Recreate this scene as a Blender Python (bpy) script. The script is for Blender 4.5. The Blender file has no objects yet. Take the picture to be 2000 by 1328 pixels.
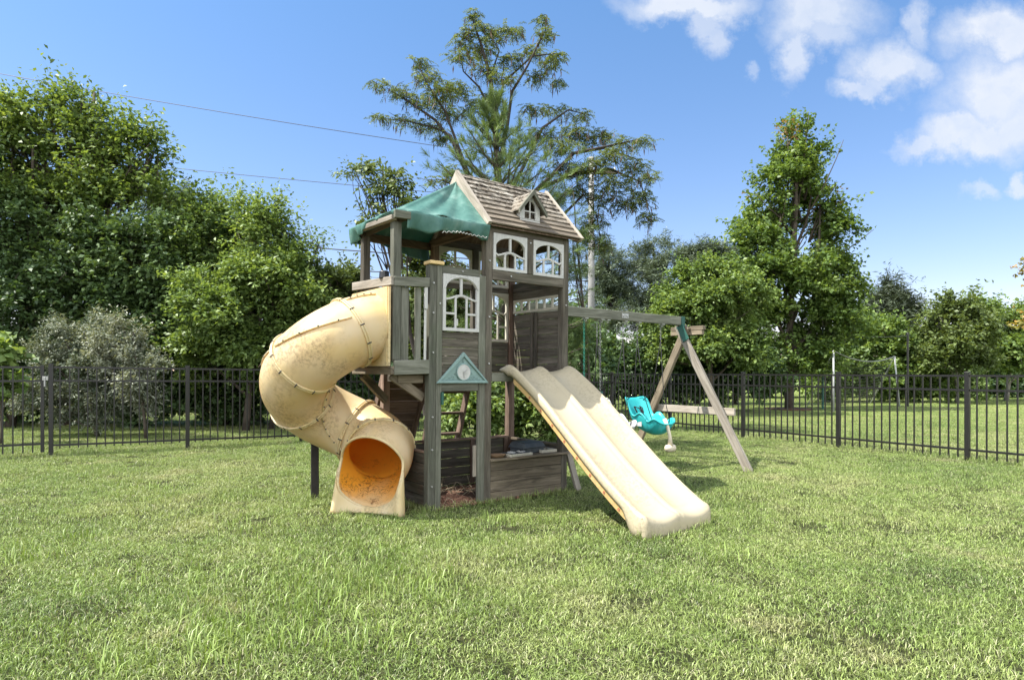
import bpy, math, random
import numpy as np
from mathutils import Vector, Matrix
random.seed(7); rng = np.random.default_rng(7)
R = math.radians
sc = bpy.context.scene
C = sc.collection

# ---------------------------------------------------------------- camera, sky, sun, exposure
cam = bpy.data.cameras.new('camera'); camo = bpy.data.objects.new('camera', cam); C.objects.link(camo)
camo.location = (0, 0, 1.2); camo.rotation_euler = (R(90), 0, 0)
cam.sensor_width = 36; cam.lens = 22.5; cam.shift_y = 0.032; cam.clip_start = .05; cam.clip_end = 2000
sc.camera = camo
SUN_AZ, SUN_EL = 260, 58
sd = Vector((math.sin(R(SUN_AZ))*math.cos(R(SUN_EL)), math.cos(R(SUN_AZ))*math.cos(R(SUN_EL)), math.sin(R(SUN_EL))))
sun = bpy.data.lights.new('sun', 'SUN'); suno = bpy.data.objects.new('sun', sun); C.objects.link(suno)
sun.energy = 3.2; sun.angle = R(.5); sun.color = (1, .955, .88)
suno.rotation_euler = sd.to_track_quat('Z', 'Y').to_euler()
sc.view_settings.view_transform = 'Standard'; sc.view_settings.look = 'None'
sc.view_settings.gamma = 1; sc.view_settings.exposure = 1.76
world = bpy.data.worlds.new('World'); sc.world = world; world.use_nodes = True

class NT:
    """tiny helper for building node trees"""
    def __init__(s, nt): s.t = nt; s.n = nt.nodes; s.l = nt.links
    def node(s, typ, **kw):
        n = s.n.new(typ)
        for k, v in kw.items():
            if k.startswith('in_'):
                k = k[3:]; key = int(k) if k.isdigit() else k.replace('_', ' ')
                s.put(n.inputs[key], v)
            else: setattr(n, k, v)
        return n
    def put(s, sock, v):
        if isinstance(v, bpy.types.NodeSocket): s.l.new(v, sock)
        elif isinstance(v, bpy.types.Node): s.l.new(v.outputs[0], sock)
        else: sock.default_value = v
    def math(s, op, a, b=0.0, c=0.0, clamp=False):
        n = s.n.new('ShaderNodeMath'); n.operation = op; n.use_clamp = clamp
        s.put(n.inputs[0], a); s.put(n.inputs[1], b); s.put(n.inputs[2], c); return n.outputs[0]
    def vmath(s, op, a, b=None):
        n = s.n.new('ShaderNodeVectorMath'); n.operation = op
        s.put(n.inputs[0], a)
        if b is not None: s.put(n.inputs[1], b)
        return n.outputs[1] if op in ('LENGTH', 'DOT_PRODUCT') else n.outputs[0]
    def mix(s, f, a, b, blend='MIX'):
        n = s.n.new('ShaderNodeMix'); n.data_type = 'RGBA'; n.blend_type = blend
        s.put(n.inputs[0], f); s.put(n.inputs[6], a); s.put(n.inputs[7], b); return n.outputs[2]
    def ramp(s, f, stops):
        n = s.n.new('ShaderNodeValToRGB'); e = n.color_ramp.elements
        while len(e) < len(stops): e.new(.5)
        for i, (p, c) in enumerate(stops):
            e[i].position = p; e[i].color = c if len(c) == 4 else (*c, 1)
        s.put(n.inputs[0], f); return n.outputs[0]
    def noise(s, vec, scale, detail=4, rough=.55, dist=0, out=0):
        n = s.n.new('ShaderNodeTexNoise'); n.inputs['Scale'].default_value = scale
        n.inputs['Detail'].default_value = detail; n.inputs['Roughness'].default_value = rough
        n.inputs['Distortion'].default_value = dist
        if vec is not None: s.put(n.inputs['Vector'], vec)
        return n.outputs[out]
    def mapr(s, v, a, b, c=0, d=1):
        n = s.n.new('ShaderNodeMapRange'); s.put(n.inputs[0], v)
        for i, x in enumerate((a, b, c, d)): s.put(n.inputs[1+i], x)
        return n.outputs[0]

w = NT(world.node_tree)
for n in list(w.n): w.n.remove(n)
sky = w.node('ShaderNodeTexSky', sky_type='NISHITA', sun_disc=False, sun_elevation=R(SUN_EL), sun_rotation=R(SUN_AZ),
             air_density=1.0, dust_density=.4, ozone_density=2.0, altitude=100)
hs = w.node('ShaderNodeHueSaturation', in_Saturation=1.12, in_Value=1.0, in_Color=sky.outputs[0])
tc = w.node('ShaderNodeTexCoord')
sep = w.node('ShaderNodeSeparateXYZ', in_0=tc.outputs['Generated'])
yy = w.math('MAXIMUM', sep.outputs[1], .02)
gx = w.math('DIVIDE', sep.outputs[0], yy); gz = w.math('DIVIDE', sep.outputs[2], yy)
comb = w.node('ShaderNodeCombineXYZ', in_0=gx, in_1=gz)
nz = w.noise(comb.outputs[0], 7, 9, .66, out=1)
nz2 = w.vmath('SUBTRACT', nz, (.5, .5, .5))
sc_ = w.node('ShaderNodeVectorMath', operation='SCALE', in_0=nz2); sc_.inputs['Scale'].default_value = .15
pos = w.vmath('ADD', comb.outputs[0], sc_.outputs[0])
blobs = [(1340, 0, 120, 34, 1), (1375, 45, 26, 45, .7), (1600, 30, 100, 58, 1), (1548, 95, 30, 52, .9), (1620, 80, 60, 34, .8),
         (1740, 130, 66, 48, 1), (1790, 55, 30, 42, .7), (1800, 140, 40, 30, .8), (1700, 170, 50, 20, .8), (1945, 75, 95, 52, 1), (1960, 190, 110, 78, 1),
         (1900, 265, 110, 36, 1), (1800, 278, 66, 20, .9), (1455, 130, 16, 16, .45), (1925, 360, 34, 14, .6),
         (1998, 345, 22, 20, .8), (2150, 120, 160, 120, 1), (1990, 235, 90, 60, 1)]
acc = None
for (px, py, rx, ry, st) in blobs:
    c = ((px-1000)/1250, (728-py)/1250, 0)
    d = w.vmath('SUBTRACT', pos, c); d = w.vmath('DIVIDE', d, (rx/1250*1.25, ry/1250*1.25, 1))
    ln = w.vmath('LENGTH', d)
    m = w.mapr(ln, 1.18, .42, 0, st)
    acc = m if acc is None else w.math('MAXIMUM', acc, m)
soft = w.noise(comb.outputs[0], 11, 6, .6)
acc = w.math('MULTIPLY', acc, w.mapr(soft, .25, .5, .72, 1), clamp=True)
front = w.math('GREATER_THAN', sep.outputs[1], .05)
acc = w.math('MULTIPLY', acc, front)
acc = w.math('POWER', acc, 1.25)
cl_shade = w.mapr(w.noise(pos, 4.5, 5, .55), .35, .65, .0, 1)
ccol = w.mix(cl_shade, (1.50, 1.66, 1.95, 1), (1.90, 1.95, 2.05, 1))
elev = w.mapr(sep.outputs[2], 0, .6, 0, 1)
skyc = w.mix(elev, w.mix(1, hs.outputs[0], (.47, .365, .385, 1), 'MULTIPLY'), w.mix(1, hs.outputs[0], (.42, .48, .49, 1), 'MULTIPLY'))
fin = w.mix(w.math('MULTIPLY', acc, .86), skyc, ccol)
# unseen bright clouds added behind the camera as frontal fill light
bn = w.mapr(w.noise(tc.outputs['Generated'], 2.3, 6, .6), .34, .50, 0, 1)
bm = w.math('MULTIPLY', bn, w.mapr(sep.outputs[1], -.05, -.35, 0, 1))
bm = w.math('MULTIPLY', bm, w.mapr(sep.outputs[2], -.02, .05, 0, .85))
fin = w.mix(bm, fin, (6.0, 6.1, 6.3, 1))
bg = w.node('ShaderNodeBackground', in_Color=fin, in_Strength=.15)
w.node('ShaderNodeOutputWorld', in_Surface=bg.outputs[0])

# ---------------------------------------------------------------- helpers
def W(px, py, Y):                     # a direction measured in the photo, at its real distance Y in metres
    return np.array([(px-1000)/1250*Y, Y, 1.2+(728-py)/1250*Y])

def tag(o, label=None, cat=None, group=None, kind=None):
    if label: o['label'] = label
    if cat: o['category'] = cat
    if group: o['group'] = group
    if kind: o['kind'] = kind
    return o
def empty(name, loc=(0, 0, 0), rz=0, label=None, cat=None, group=None):
    o = bpy.data.objects.new(name, None); C.objects.link(o); o.location = loc; o.rotation_euler = (0, 0, rz)
    o.empty_display_size = .2
    return tag(o, label, cat, group)
def link(o, parent=None):
    C.objects.link(o)
    if parent is not None: o.parent = parent
    return o

def npmesh(name, verts, faces, mat, parent=None, tone=None, smooth=False, uv=None):
    """fast mesh from arrays; faces is an n x k array"""
    verts = np.asarray(verts, np.float32); faces = np.asarray(faces, np.int32)
    me = bpy.data.meshes.new(name); n, k = faces.shape
    me.vertices.add(len(verts)); me.vertices.foreach_set('co', verts.ravel())
    me.loops.add(n*k); me.loops.foreach_set('vertex_index', faces.ravel())
    me.polygons.add(n); me.polygons.foreach_set('loop_start', np.arange(n, dtype=np.int32)*k)
    if smooth: me.polygons.foreach_set('use_smooth', np.ones(n, bool))
    me.update(calc_edges=True)
    if tone is not None:
        a = me.attributes.new('tone', 'FLOAT', 'POINT'); a.data.foreach_set('value', np.asarray(tone, np.float32))
    me.materials.append(mat)
    return link(bpy.data.objects.new(name, me), parent)

class MB:
    """collects solids and links them as ONE mesh"""
    def __init__(s): s.v = []; s.f = []; s.uv = []; s.tone = []; s.mi = []; s.cur = 0; s.pieces = []
    def _add(s, vs, fs, uvs, tone=None):
        b = len(s.v); s.v += [tuple(p) for p in vs]
        t = random.random() if tone is None else tone
        s.pieces.append((b, len(s.f), len(fs)))
        for f, u in zip(fs, uvs): s.f.append([i+b for i in f]); s.uv.append(u); s.tone.append(t); s.mi.append(s.cur)
        return s
    def slab(s, o, a, b, c, tone=None):      # o corner, a b c full edge vectors
        o, a, b, c = map(Vector, (o, a, b, c))
        if a.cross(b).dot(c) < 0: a, b = b, a
        P = [o, o+a, o+a+b, o+b, o+c, o+a+c, o+a+b+c, o+b+c]
        F = [(0, 3, 2, 1), (4, 5, 6, 7), (0, 1, 5, 4), (1, 2, 6, 5), (2, 3, 7, 6), (3, 0, 4, 7)]
        ax = [a, b, c]; L = [x.length for x in ax]; long = max(range(3), key=lambda i: L[i]); ua = ax[long].normalized()
        others = [ax[i].normalized() for i in range(3) if i != long]
        r1, r2 = random.random()*20, random.random()*20
        U = []
        for f in F:
            U.append([((P[i]-o).dot(ua)+r1, (P[i]-o).dot(others[0])+(P[i]-o).dot(others[1])*1.13+r2) for i in f])
        return s._add(P, F, U, tone)
    def box(s, x0, x1, y0, y1, z0, z1, tone=None):
        return s.slab((x0, y0, z0), (x1-x0, 0, 0), (0, y1-y0, 0), (0, 0, z1-z0), tone)
    def beam(s, p, q, wd, th, side=None, tone=None):   # centre line p-q, width along side, thickness perpendicular
        p, q = Vector(p), Vector(q); d = q-p
        if side is None: side = Vector((0, 0, 1)) if abs(d.normalized().z) < .9 else Vector((1, 0, 0))
        side = Vector(side); side = (side-d.normalized()*side.dot(d.normalized())).normalized()
        t = d.cross(side).normalized()
        return s.slab(p-side*wd/2-t*th/2, d, side*wd, t*th, tone)
    def tube(s, pts, r, seg=8, tone=None, cap=True, closed=False):
        pts = [Vector(p) for p in pts]; n = len(pts); vs = []; fs = []; us = []
        rr = r if hasattr(r, '__len__') else [r]*n
        up = Vector((.13, .27, 1)).normalized(); ln = 0; prev = None
        for i, p in enumerate(pts):
            if closed: d = pts[(i+1) % n]-pts[i-1]
            else: d = (pts[min(i+1, n-1)]-pts[max(i-1, 0)])
            d = d.normalized()
            if prev is None: a = d.orthogonal().normalized()
            else: a = (prev-d*prev.dot(d)).normalized()
            prev = a; b = d.cross(a)
            for k in range(seg):
                t = 2*math.pi*k/seg; vs.append(p+(a*math.cos(t)+b*math.sin(t))*rr[i])
        m = n if closed else n-1
        for i in range(m):
            for k in range(seg):
                j = (i+1) % n
                fs.append((i*seg+k, i*seg+(k+1) % seg, j*seg+(k+1) % seg, j*seg+k))
                us.append([(i*.1, k/seg), (i*.1, (k+1)/seg), (i*.1+.1, (k+1)/seg), (i*.1+.1, k/seg)])
        if cap and not closed:
            fs.append(tuple(range(seg))[::-1]); us.append([(0, 0)]*seg)
            fs.append(tuple((n-1)*seg+k for k in range(seg))); us.append([(0, 0)]*seg)
        return s._add(vs, fs, us, tone)
    def cyl(s, p, q, r, seg=12, tone=None): return s.tube([p, q], r, seg, tone)
    def prism(s, poly, n, tone=None):        # planar polygon (3D points) extruded by vector n
        P = [Vector(p) for p in poly]; n = Vector(n); k = len(P)
        nor = sum(((P[i]).cross(P[(i+1) % k]) for i in range(k)), Vector())
        if nor.dot(n) < 0: P = P[::-1]
        ax = (P[1]-P[0]).normalized(); ay = n.normalized().cross(ax); u0 = random.random()*9
        uvf = lambda p: ((p-P[0]).dot(ax)+u0, (p-P[0]).dot(ay)+(p-P[0]).dot(n.normalized())+u0)
        vs = P+[p+n for p in P]
        fs = [tuple(range(k))[::-1], tuple(range(k, 2*k))]+[(i, (i+1) % k, k+(i+1) % k, k+i) for i in range(k)]
        return s._add(vs, fs, [[uvf(vs[i]) for i in f] for f in fs], tone)
    def build(s, name, mat, parent=None, smooth=False, bevel=0, split=False):
        if split:                                          # one object for every piece
            out = []
            for i, (b, f0, fn) in enumerate(s.pieces):
                e = s.pieces[i+1][0] if i+1 < len(s.pieces) else len(s.v)
                q = MB(); q._add(s.v[b:e], [[k-b for k in f] for f in s.f[f0:f0+fn]], s.uv[f0:f0+fn], s.tone[f0]); out.append(q.build(name, mat, parent, smooth, bevel))
            return out
        mats = mat if isinstance(mat, (list, tuple)) else [mat]
        me = bpy.data.meshes.new(name); me.from_pydata(s.v, [], s.f)
        uvl = me.uv_layers.new(name='UVMap'); flat = [c for u in s.uv for xy in u for c in xy]
        uvl.data.foreach_set('uv', flat)
        a = me.attributes.new('tone', 'FLOAT', 'FACE'); a.data.foreach_set('value', s.tone)
        if smooth: me.polygons.foreach_set('use_smooth', [True]*len(me.polygons))
        for q in mats: me.materials.append(q)
        if len(mats) > 1: me.polygons.foreach_set('material_index', s.mi)
        o = link(bpy.data.objects.new(name, me), parent)
        if bevel:
            m = o.modifiers.new('bevel', 'BEVEL'); m.width = bevel; m.segments = 2; m.limit_method = 'ANGLE'; m.angle_limit = R(40)
        return o

# ---------------------------------------------------------------- materials
def new_mat(name):
    m = bpy.data.materials.new(name); m.use_nodes = True; t = NT(m.node_tree)
    for n in list(t.n): t.n.remove(n)
    t.out = t.node('ShaderNodeOutputMaterial'); return m, t
def finish(t, col, rough=.7, bump=None, bstr=.3, bdist=.01, spec=.3, metallic=0, trans=0, transcol=None):
    p = t.node('ShaderNodeBsdfPrincipled'); t.put(p.inputs['Base Color'], col); t.put(p.inputs['Roughness'], rough)
    p.inputs['Specular IOR Level'].default_value = spec; p.inputs['Metallic'].default_value = metallic
    if bump is not None:
        b = t.node('ShaderNodeBump', in_Height=bump, in_Strength=bstr, in_Distance=bdist); t.l.new(b.outputs[0], p.inputs['Normal'])
    if trans:
        tr = t.node('ShaderNodeBsdfTranslucent'); t.put(tr.inputs[0], transcol if transcol is not None else col)
        mx = t.node('ShaderNodeMixShader', in_0=trans); t.l.new(p.outputs[0], mx.inputs[1]); t.l.new(tr.outputs[0], mx.inputs[2])
        t.l.new(mx.outputs[0], t.out.inputs[0])
    else: t.l.new(p.outputs[0], t.out.inputs[0])
def attr(t, name): return t.node('ShaderNodeAttribute', attribute_name=name).outputs['Fac']

def wood(name, dark, mid, light, stain=.5, green=.25):
    m, t = new_mat(name)
    uv = t.node('ShaderNodeUVMap').outputs[0]
    obj = t.node('ShaderNodeTexCoord').outputs['Object']
    tone = attr(t, 'tone')
    g1 = t.noise(t.vmath('MULTIPLY', uv, (1.6, 19, 1)), 1.0, 8, .7, .6)
    g2 = t.noise(t.vmath('MULTIPLY', uv, (4, 75, 1)), 1.0, 5, .65)
    g = t.math('ADD', t.math('MULTIPLY', g1, .7), t.math('MULTIPLY', g2, .3))
    col = t.ramp(g, [(.34, dark), (.5, mid), (.64, light)])
    tv = t.mapr(tone, 0, 1, .72, 1.28)
    col = t.mix(1, col, t.node('ShaderNodeCombineColor', in_0=tv, in_1=tv, in_2=tv).outputs[0], 'MULTIPLY')
    st = t.mapr(t.noise(t.vmath('MULTIPLY', uv, (2.2, 9, 1)), 1.0, 5, .6, .8), .55, .74, 0, stain)
    col = t.mix(st, col, (.028, .022, .018, 1))
    gr = t.mapr(t.noise(obj, 2.3, 4, .6), .5, .72, 0, green)
    col = t.mix(gr, col, (.07, .095, .05, 1))
    spk = t.mapr(t.noise(obj, 70, 2, .5), .72, .8, 0, .35)
    col = t.mix(spk, col, (.3, .29, .26, 1))
    finish(t, col, .85, g, .55, .004, .2); return m
WOOD = wood('weathered_wood', (.040, .034, .026), (.098, .086, .066), (.17, .152, .12))
WOODG = wood('weathered_green_wood', (.060, .060, .045), (.128, .130, .100), (.205, .203, .165), .3, .3)
WOODB = wood('brown_wood', (.07, .046, .033), (.155, .106, .078), (.25, .182, .138), .35, .1)
WOODL = wood('pale_wood', (.15, .128, .10), (.30, .265, .215), (.43, .39, .33), .2, .1)
TAN = wood('tan_wood', (.075, .062, .043), (.165, .135, .094), (.26, .215, .155), .75, .1)

def shingle_mat():
    m, t = new_mat('weathered_shingle')
    uv = t.node('ShaderNodeUVMap').outputs[0]; obj = t.node('ShaderNodeTexCoord').outputs['Object']; tone = attr(t, 'tone')
    g = t.noise(t.vmath('MULTIPLY', uv, (3, 40, 1)), 1, 6, .6, .5)
    col = t.ramp(g, [(.3, (.09, .073, .054)), (.55, (.185, .155, .118)), (.75, (.29, .25, .195))])
    peel = t.noise(t.vmath('MULTIPLY', obj, (1, 1.6, 1.6)), 8, 8, .78, 1.0)
    sep = t.node('ShaderNodeSeparateXYZ', in_0=obj)
    up = t.mapr(sep.outputs[2], 3.10, 3.38, .0, 1)
    broad = t.mapr(t.noise(obj, 2.2, 3, .5), .35, .62, .2, 1)
    pm = t.math('MULTIPLY', t.mapr(peel, .46, .50, 0, 1), t.math('MULTIPLY', up, broad))
    col = t.mix(pm, col, (.36, .335, .285, 1))
    dk = t.math('MULTIPLY', t.mapr(t.noise(obj, 15, 8, .8, .6), .50, .53, 0, .95), up)
    col = t.mix(dk, col, (.045, .038, .03, 1))
    tv = t.mapr(tone, 0, 1, .85, 1.15)
    col = t.mix(1, col, t.node('ShaderNodeCombineColor', in_0=tv, in_1=tv, in_2=tv).outputs[0], 'MULTIPLY')
    finish(t, col, .9, peel, .8, .012, .15); return m
SHINGLE = shingle_mat()

def plain(name, col, rough=.6, var=.25, scale=12, dirt=.3, dirtcol=(.05, .045, .035, 1), spec=.35, trans=0, transcol=None, bump=.1, metallic=0, dscale=3):
    m, t = new_mat(name); obj = t.node('ShaderNodeTexCoord').outputs['Object']
    n = t.noise(obj, scale, 5, .6); v = t.mapr(n, .3, .7, 1-var, 1+var*.5)
    c = t.mix(1, (*col, 1), t.node('ShaderNodeCombineColor', in_0=v, in_1=v, in_2=v).outputs[0], 'MULTIPLY')
    dm = t.mapr(t.noise(obj, dscale, 7, .7, .5), .52, .75, 0, dirt)
    c = t.mix(dm, c, dirtcol)
    finish(t, c, rough, n, bump, .004, spec, metallic, trans, transcol); return m
WHITE = plain('white_plastic', (.47, .468, .435), .5, .1, 30, .5, (.22, .22, .19, 1), dscale=9)
IVORY = plain('ivory_plastic', (.50, .47, .38), .5, .1, 20, .5, (.20, .18, .13, 1), dscale=9)
GREENP = plain('green_plastic', (.20, .30, .275), .5, .12, 20, .35, (.10, .13, .12, 1), dscale=8)
GREEND = plain('dark_green_plastic', (.02, .085, .065), .45, .1, 20, .2)
TEAL = plain('turquoise_plastic', (.035, .46, .47), .38, .05, 8, .06, (.02, .2, .2, 1), spec=.5, trans=.12, transcol=(.03, .55, .55, 1))
GREYP = plain('grey_plastic', (.50, .50, .48), .45, .06, 8, .15)
CREAM = plain('cream_plastic', (.60, .53, .40), .45, .08, 10, .3, (.25, .2, .14, 1))
DARKP = plain('dark_grey_plastic', (.055, .065, .072), .55, .25, 8, .4, (.14, .14, .13, 1), dscale=10)
BLACK = plain('black_metal', (.012, .0115, .0105), .38, .2, 30, .1, (.05, .05, .045, 1), spec=.5)
CHAIN = plain('galvanised_chain', (.22, .22, .21), .4, .2, 40, .4, (.08, .06, .05, 1), metallic=.6)
GCHAIN = plain('green_coated_chain', (.03, .20, .14), .4, .1, 20, .1)
ROPE = plain('black_rope', (.012, .012, .014), .8, .1, 20, 0)
ZINC = plain('zinc_plate', (.4, .4, .38), .4, .2, 20, .5, (.15, .13, .1, 1), metallic=.5)
BOLT = plain('rusty_bolt', (.06, .045, .035), .5, .2, 40, .4)
ORANGE = plain('terracotta_plastic', (.35, .14, .07), .6, .15, 20, .3)
POLE = plain('grey_pole', (.26, .255, .245), .8, .15, 6, .4, (.16, .15, .13, 1))
GOALP = plain('white_pipe', (.40, .41, .40), .5, .05, 6, .1)
NET = plain('net_cord', (.10, .10, .09), .8, .1, 6, 0)
NETW = plain('white_net_cord', (.20, .21, .18), .8, .1, 6, 0)
WIRE = plain('power_wire', (.03, .03, .035), .6, .1, 6, 0)
BARK = plain('tree_bark', (.085, .068, .052), .9, .45, 9, .5, (.03, .026, .02, 1), bump=.6)
BARKD = plain('dark_bark', (.042, .034, .028), .9, .4, 9, .5, (.02, .018, .015, 1), bump=.6)
BARKL = plain('pale_bark', (.22, .20, .17), .85, .3, 9, .5, (.08, .07, .06, 1), bump=.5)

def slide_plastic(name, base, deep, stain=.5, tr=.26, tcol=(.95, .56, .08, 1)):
    m, t = new_mat(name); obj = t.node('ShaderNodeTexCoord').outputs['Object']
    n = t.noise(obj, 3, 3, .5)
    col = t.mix(t.mapr(n, .35, .65, 0, 1), (*base, 1), (*deep, 1))
    s1 = t.noise(obj, 1.7, 3, .55); s2 = t.noise(obj, 34, 6, .78, .3)
    sm = t.math('MULTIPLY', t.mapr(s1, .46, .58, 0, 1), t.mapr(s2, .47, .58, 0, 1))
    col = t.mix(t.math('MULTIPLY', sm, stain), col, (.13, .105, .07, 1))
    s3 = t.noise(t.vmath('MULTIPLY', obj, (1, 1, .35)), 5, 5, .6)
    col = t.mix(t.mapr(s3, .55, .75, 0, .45*stain), col, (.30, .22, .12, 1))
    finish(t, col, .42, t.noise(obj, 60, 3, .5), .06, .002, .4, 0, tr, tcol); return m
TUBEM = slide_plastic('yellowed_tube_plastic', (.68, .59, .365), (.66, .54, .26), .6)
SLIDEM = slide_plastic('cream_slide_plastic', (.44, .385, .262), (.425, .368, .245), .3, .08, (.9, .72, .40, 1))

def inner_tube():
    m, t = new_mat('unfaded_orange_tube_inside'); obj = t.node('ShaderNodeTexCoord').outputs['Object']
    z = t.node('ShaderNodeSeparateXYZ', in_0=obj).outputs[2]
    n = t.noise(obj, 5, 5, .6); fade = t.mapr(t.math('ADD', z, t.math('MULTIPLY', n, .25)), .40, .20, 0, 1)
    col = t.mix(fade, (.78, .36, .035, 1), (.62, .44, .20, 1))
    d1 = t.noise(obj, 3.1, 4, .6); d2 = t.noise(obj, 20, 7, .8, 1.5)
    dm = t.math('MULTIPLY', t.mapr(d2, .52, .56, 0, 1), t.mapr(z, .50, .30, 0, 1)); dm = t.math('MULTIPLY', dm, t.mapr(d1, .44, .54, 0, 1))
    col = t.mix(t.math('MULTIPLY', dm, .9), col, (.05, .035, .02, 1))
    finish(t, col, .4, d2, .08, .004, .4, 0, .30, (1.0, .42, .02, 1)); return m
INNER = inner_tube()
def tarp_mat():
    m, t = new_mat('green_tarp'); obj = t.node('ShaderNodeTexCoord').outputs['Object']
    n = t.noise(obj, 5, 6, .6, .5); sepz = t.node('ShaderNodeSeparateXYZ', in_0=obj)
    col = t.ramp(n, [(.3, (.05, .135, .112)), (.55, (.085, .19, .158)), (.75, (.18, .29, .25))])
    wv = t.noise(obj, 160, 2, .5)
    finish(t, col, .5, t.math('ADD', t.math('MULTIPLY', wv, .15), t.noise(obj, 9, 4, .5, 1)), .35, .02, .35, 0, .12, (.03, .30, .22, 1)); return m
TARP = tarp_mat()

def leaf_mat(name, c0, c1, c2, trans=.35, rough=.5, spec=.35, yellow=None):
    m, t = new_mat(name); tone = attr(t, 'tone')
    st = [(.1, c0), (.5, c1), (.86, c2)]
    if yellow: st.append((.97, yellow))
    col = t.ramp(tone, st)
    tr = t.mix(1, col, (1.35, 1.25, .55, 1), 'MULTIPLY')
    finish(t, col, rough, spec=spec, trans=trans, transcol=tr); return m
LM = dict(
    mulberry=leaf_mat('mulberry_leaf', (0.062, 0.106, 0.030), (0.135, 0.205, 0.052), (0.245, 0.325, 0.088)),
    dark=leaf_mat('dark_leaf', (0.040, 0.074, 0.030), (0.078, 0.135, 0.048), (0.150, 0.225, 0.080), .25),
    light=leaf_mat('light_leaf', (0.074, 0.124, 0.037), (0.147, 0.224, 0.062), (0.254, 0.338, 0.103)),
    olive=leaf_mat('silver_leaf', (0.070, 0.098, 0.062), (0.130, 0.160, 0.108), (0.30, 0.32, 0.24), .2),
    locust=leaf_mat('locust_leaf', (0.075, 0.105, 0.036), (0.130, 0.172, 0.056), (0.200, 0.245, 0.085), .3),
    pine=leaf_mat('pine_needle', (0.070, 0.112, 0.045), (0.140, 0.205, 0.070), (0.240, 0.325, 0.110), .25),
    bluepine=leaf_mat('blue_pine_needle', (0.067, 0.095, 0.061), (0.120, 0.159, 0.103), (0.178, 0.222, 0.138), .15),
    spruce=leaf_mat('spruce_needle', (0.033, 0.045, 0.027), (0.057, 0.076, 0.046), (0.086, 0.108, 0.062), .1),
    maple=leaf_mat('maple_leaf', (.062, .110, .030), (.130, .205, .050), (.235, .310, .085), .35, yellow=(.27, .17, .075)),
    cherry=leaf_mat('cherry_leaf', (0.066, 0.094, 0.032), (0.112, 0.157, 0.050), (0.176, 0.226, 0.074), .3),
    orange=leaf_mat('autumn_leaf', (.13, .16, .045), (.26, .22, .06), (.42, .26, .07), .35))
# honey locust pods
POD = plain('seed_pod', (.10, .062, .035), .6, .2, 5, 0)

# ---------------------------------------------------------------- ground
def ground_colour(t, co):
    big = t.noise(co, .45, 4, .55); mid = t.noise(co, 1.7, 5, .6); sm = t.noise(co, 14, 4, .6)
    c = t.ramp(t.math('ADD', t.math('MULTIPLY', big, .55), t.math('MULTIPLY', mid, .45)),
               [(.34, (.125, .180, .052)), (.44, (.170, .235, .060)), (.52, (.215, .275, .080)), (.62, (.285, .315, .125))])
    dry = t.mapr(t.noise(co, 1.1, 5, .65, .4), .58, .72, 0, .7)
    return t.mix(dry, c, (.36, .315, .18, 1)), sm
def ground_mat():
    m, t = new_mat('lawn_ground'); co = t.node('ShaderNodeNewGeometry').outputs['Position']
    c, sm = ground_colour(t, co)
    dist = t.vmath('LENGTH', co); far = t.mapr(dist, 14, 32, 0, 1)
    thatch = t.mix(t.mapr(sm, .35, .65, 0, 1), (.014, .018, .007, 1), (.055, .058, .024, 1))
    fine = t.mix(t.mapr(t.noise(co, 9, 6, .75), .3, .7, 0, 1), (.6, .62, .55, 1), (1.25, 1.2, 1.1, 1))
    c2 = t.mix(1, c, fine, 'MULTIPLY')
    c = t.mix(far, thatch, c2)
    finish(t, c, .95, t.noise(co, 40, 5, .7), .8, .02, .1); return m
GROUND = ground_mat()
g = MB()
N = 40
xs = np.concatenate([[-400, -120], np.linspace(-40, 50, 46), [140, 400]]); ys = np.concatenate([[-60, -10], np.linspace(0, 60, 31), [120, 260, 700]])
vv = [(x, y, .0) for y in ys for x in xs]; nx = len(xs)
ff = [(j*nx+i, j*nx+i+1, (j+1)*nx+i+1, (j+1)*nx+i) for j in range(len(ys)-1) for i in range(nx-1)]
go = npmesh('ground', vv, ff, GROUND); tag(go, kind='structure')

# ---------------------------------------------------------------- playset frame of reference
# measured in units of .857 m: s along the long wall, d back from the front wall, z up; root carries the scale
K = .857
ps = empty('playset', label='weathered wooden playset with green canopy, shingled roof, yellow tube slide and cream double slide',
           cat='playset')
ROOT = Matrix.Translation((-.303*K, 6.89*K, 0)) @ Matrix.Rotation(.009, 4, 'Y') @ Matrix.Rotation(math.atan2(.604, .797), 4, 'Z') @ Matrix.Scale(K, 4)
ps.matrix_world = ROOT
def LW(s, d, z): return ROOT @ Vector((s, d, z))
BV = .005

# posts --------------------------------------------------
def post(s0, s1, d0, d1, z0, z1, m=WOOD, name='post'): return MB().box(s0, s1, d0, d1, z0, z1).build(name, m, ps, bevel=BV)
post(-.032, .056, -.045, .045, -.05, 3.00)                      # corner P2
post(1.070, 1.157, -.045, .045, -.05, 2.98)                     # corner P3
post(-.714, -.634, -.045, .045, -.05, 2.485, WOODG)             # P1
post(-1.115, -1.032, -.045, .035, 1.52, 2.86, WOODG)            # bay front
post(-1.10, -1.02, .69, .77, 1.52, 2.84)                        # bay back
post(-.70, -.62, 1.01, 1.09, -.05, 2.40, WOODB)                 # P1 back
post(-.065, .015, 1.01, 1.09, -.05, 2.95, WOODB)                # P2 back
post(.515, .60, 1.02, 1.09, 1.4, 2.95)
post(1.085, 1.175, 1.01, 1.10, -.05, 2.95, WOODB)               # P3 back
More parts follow.
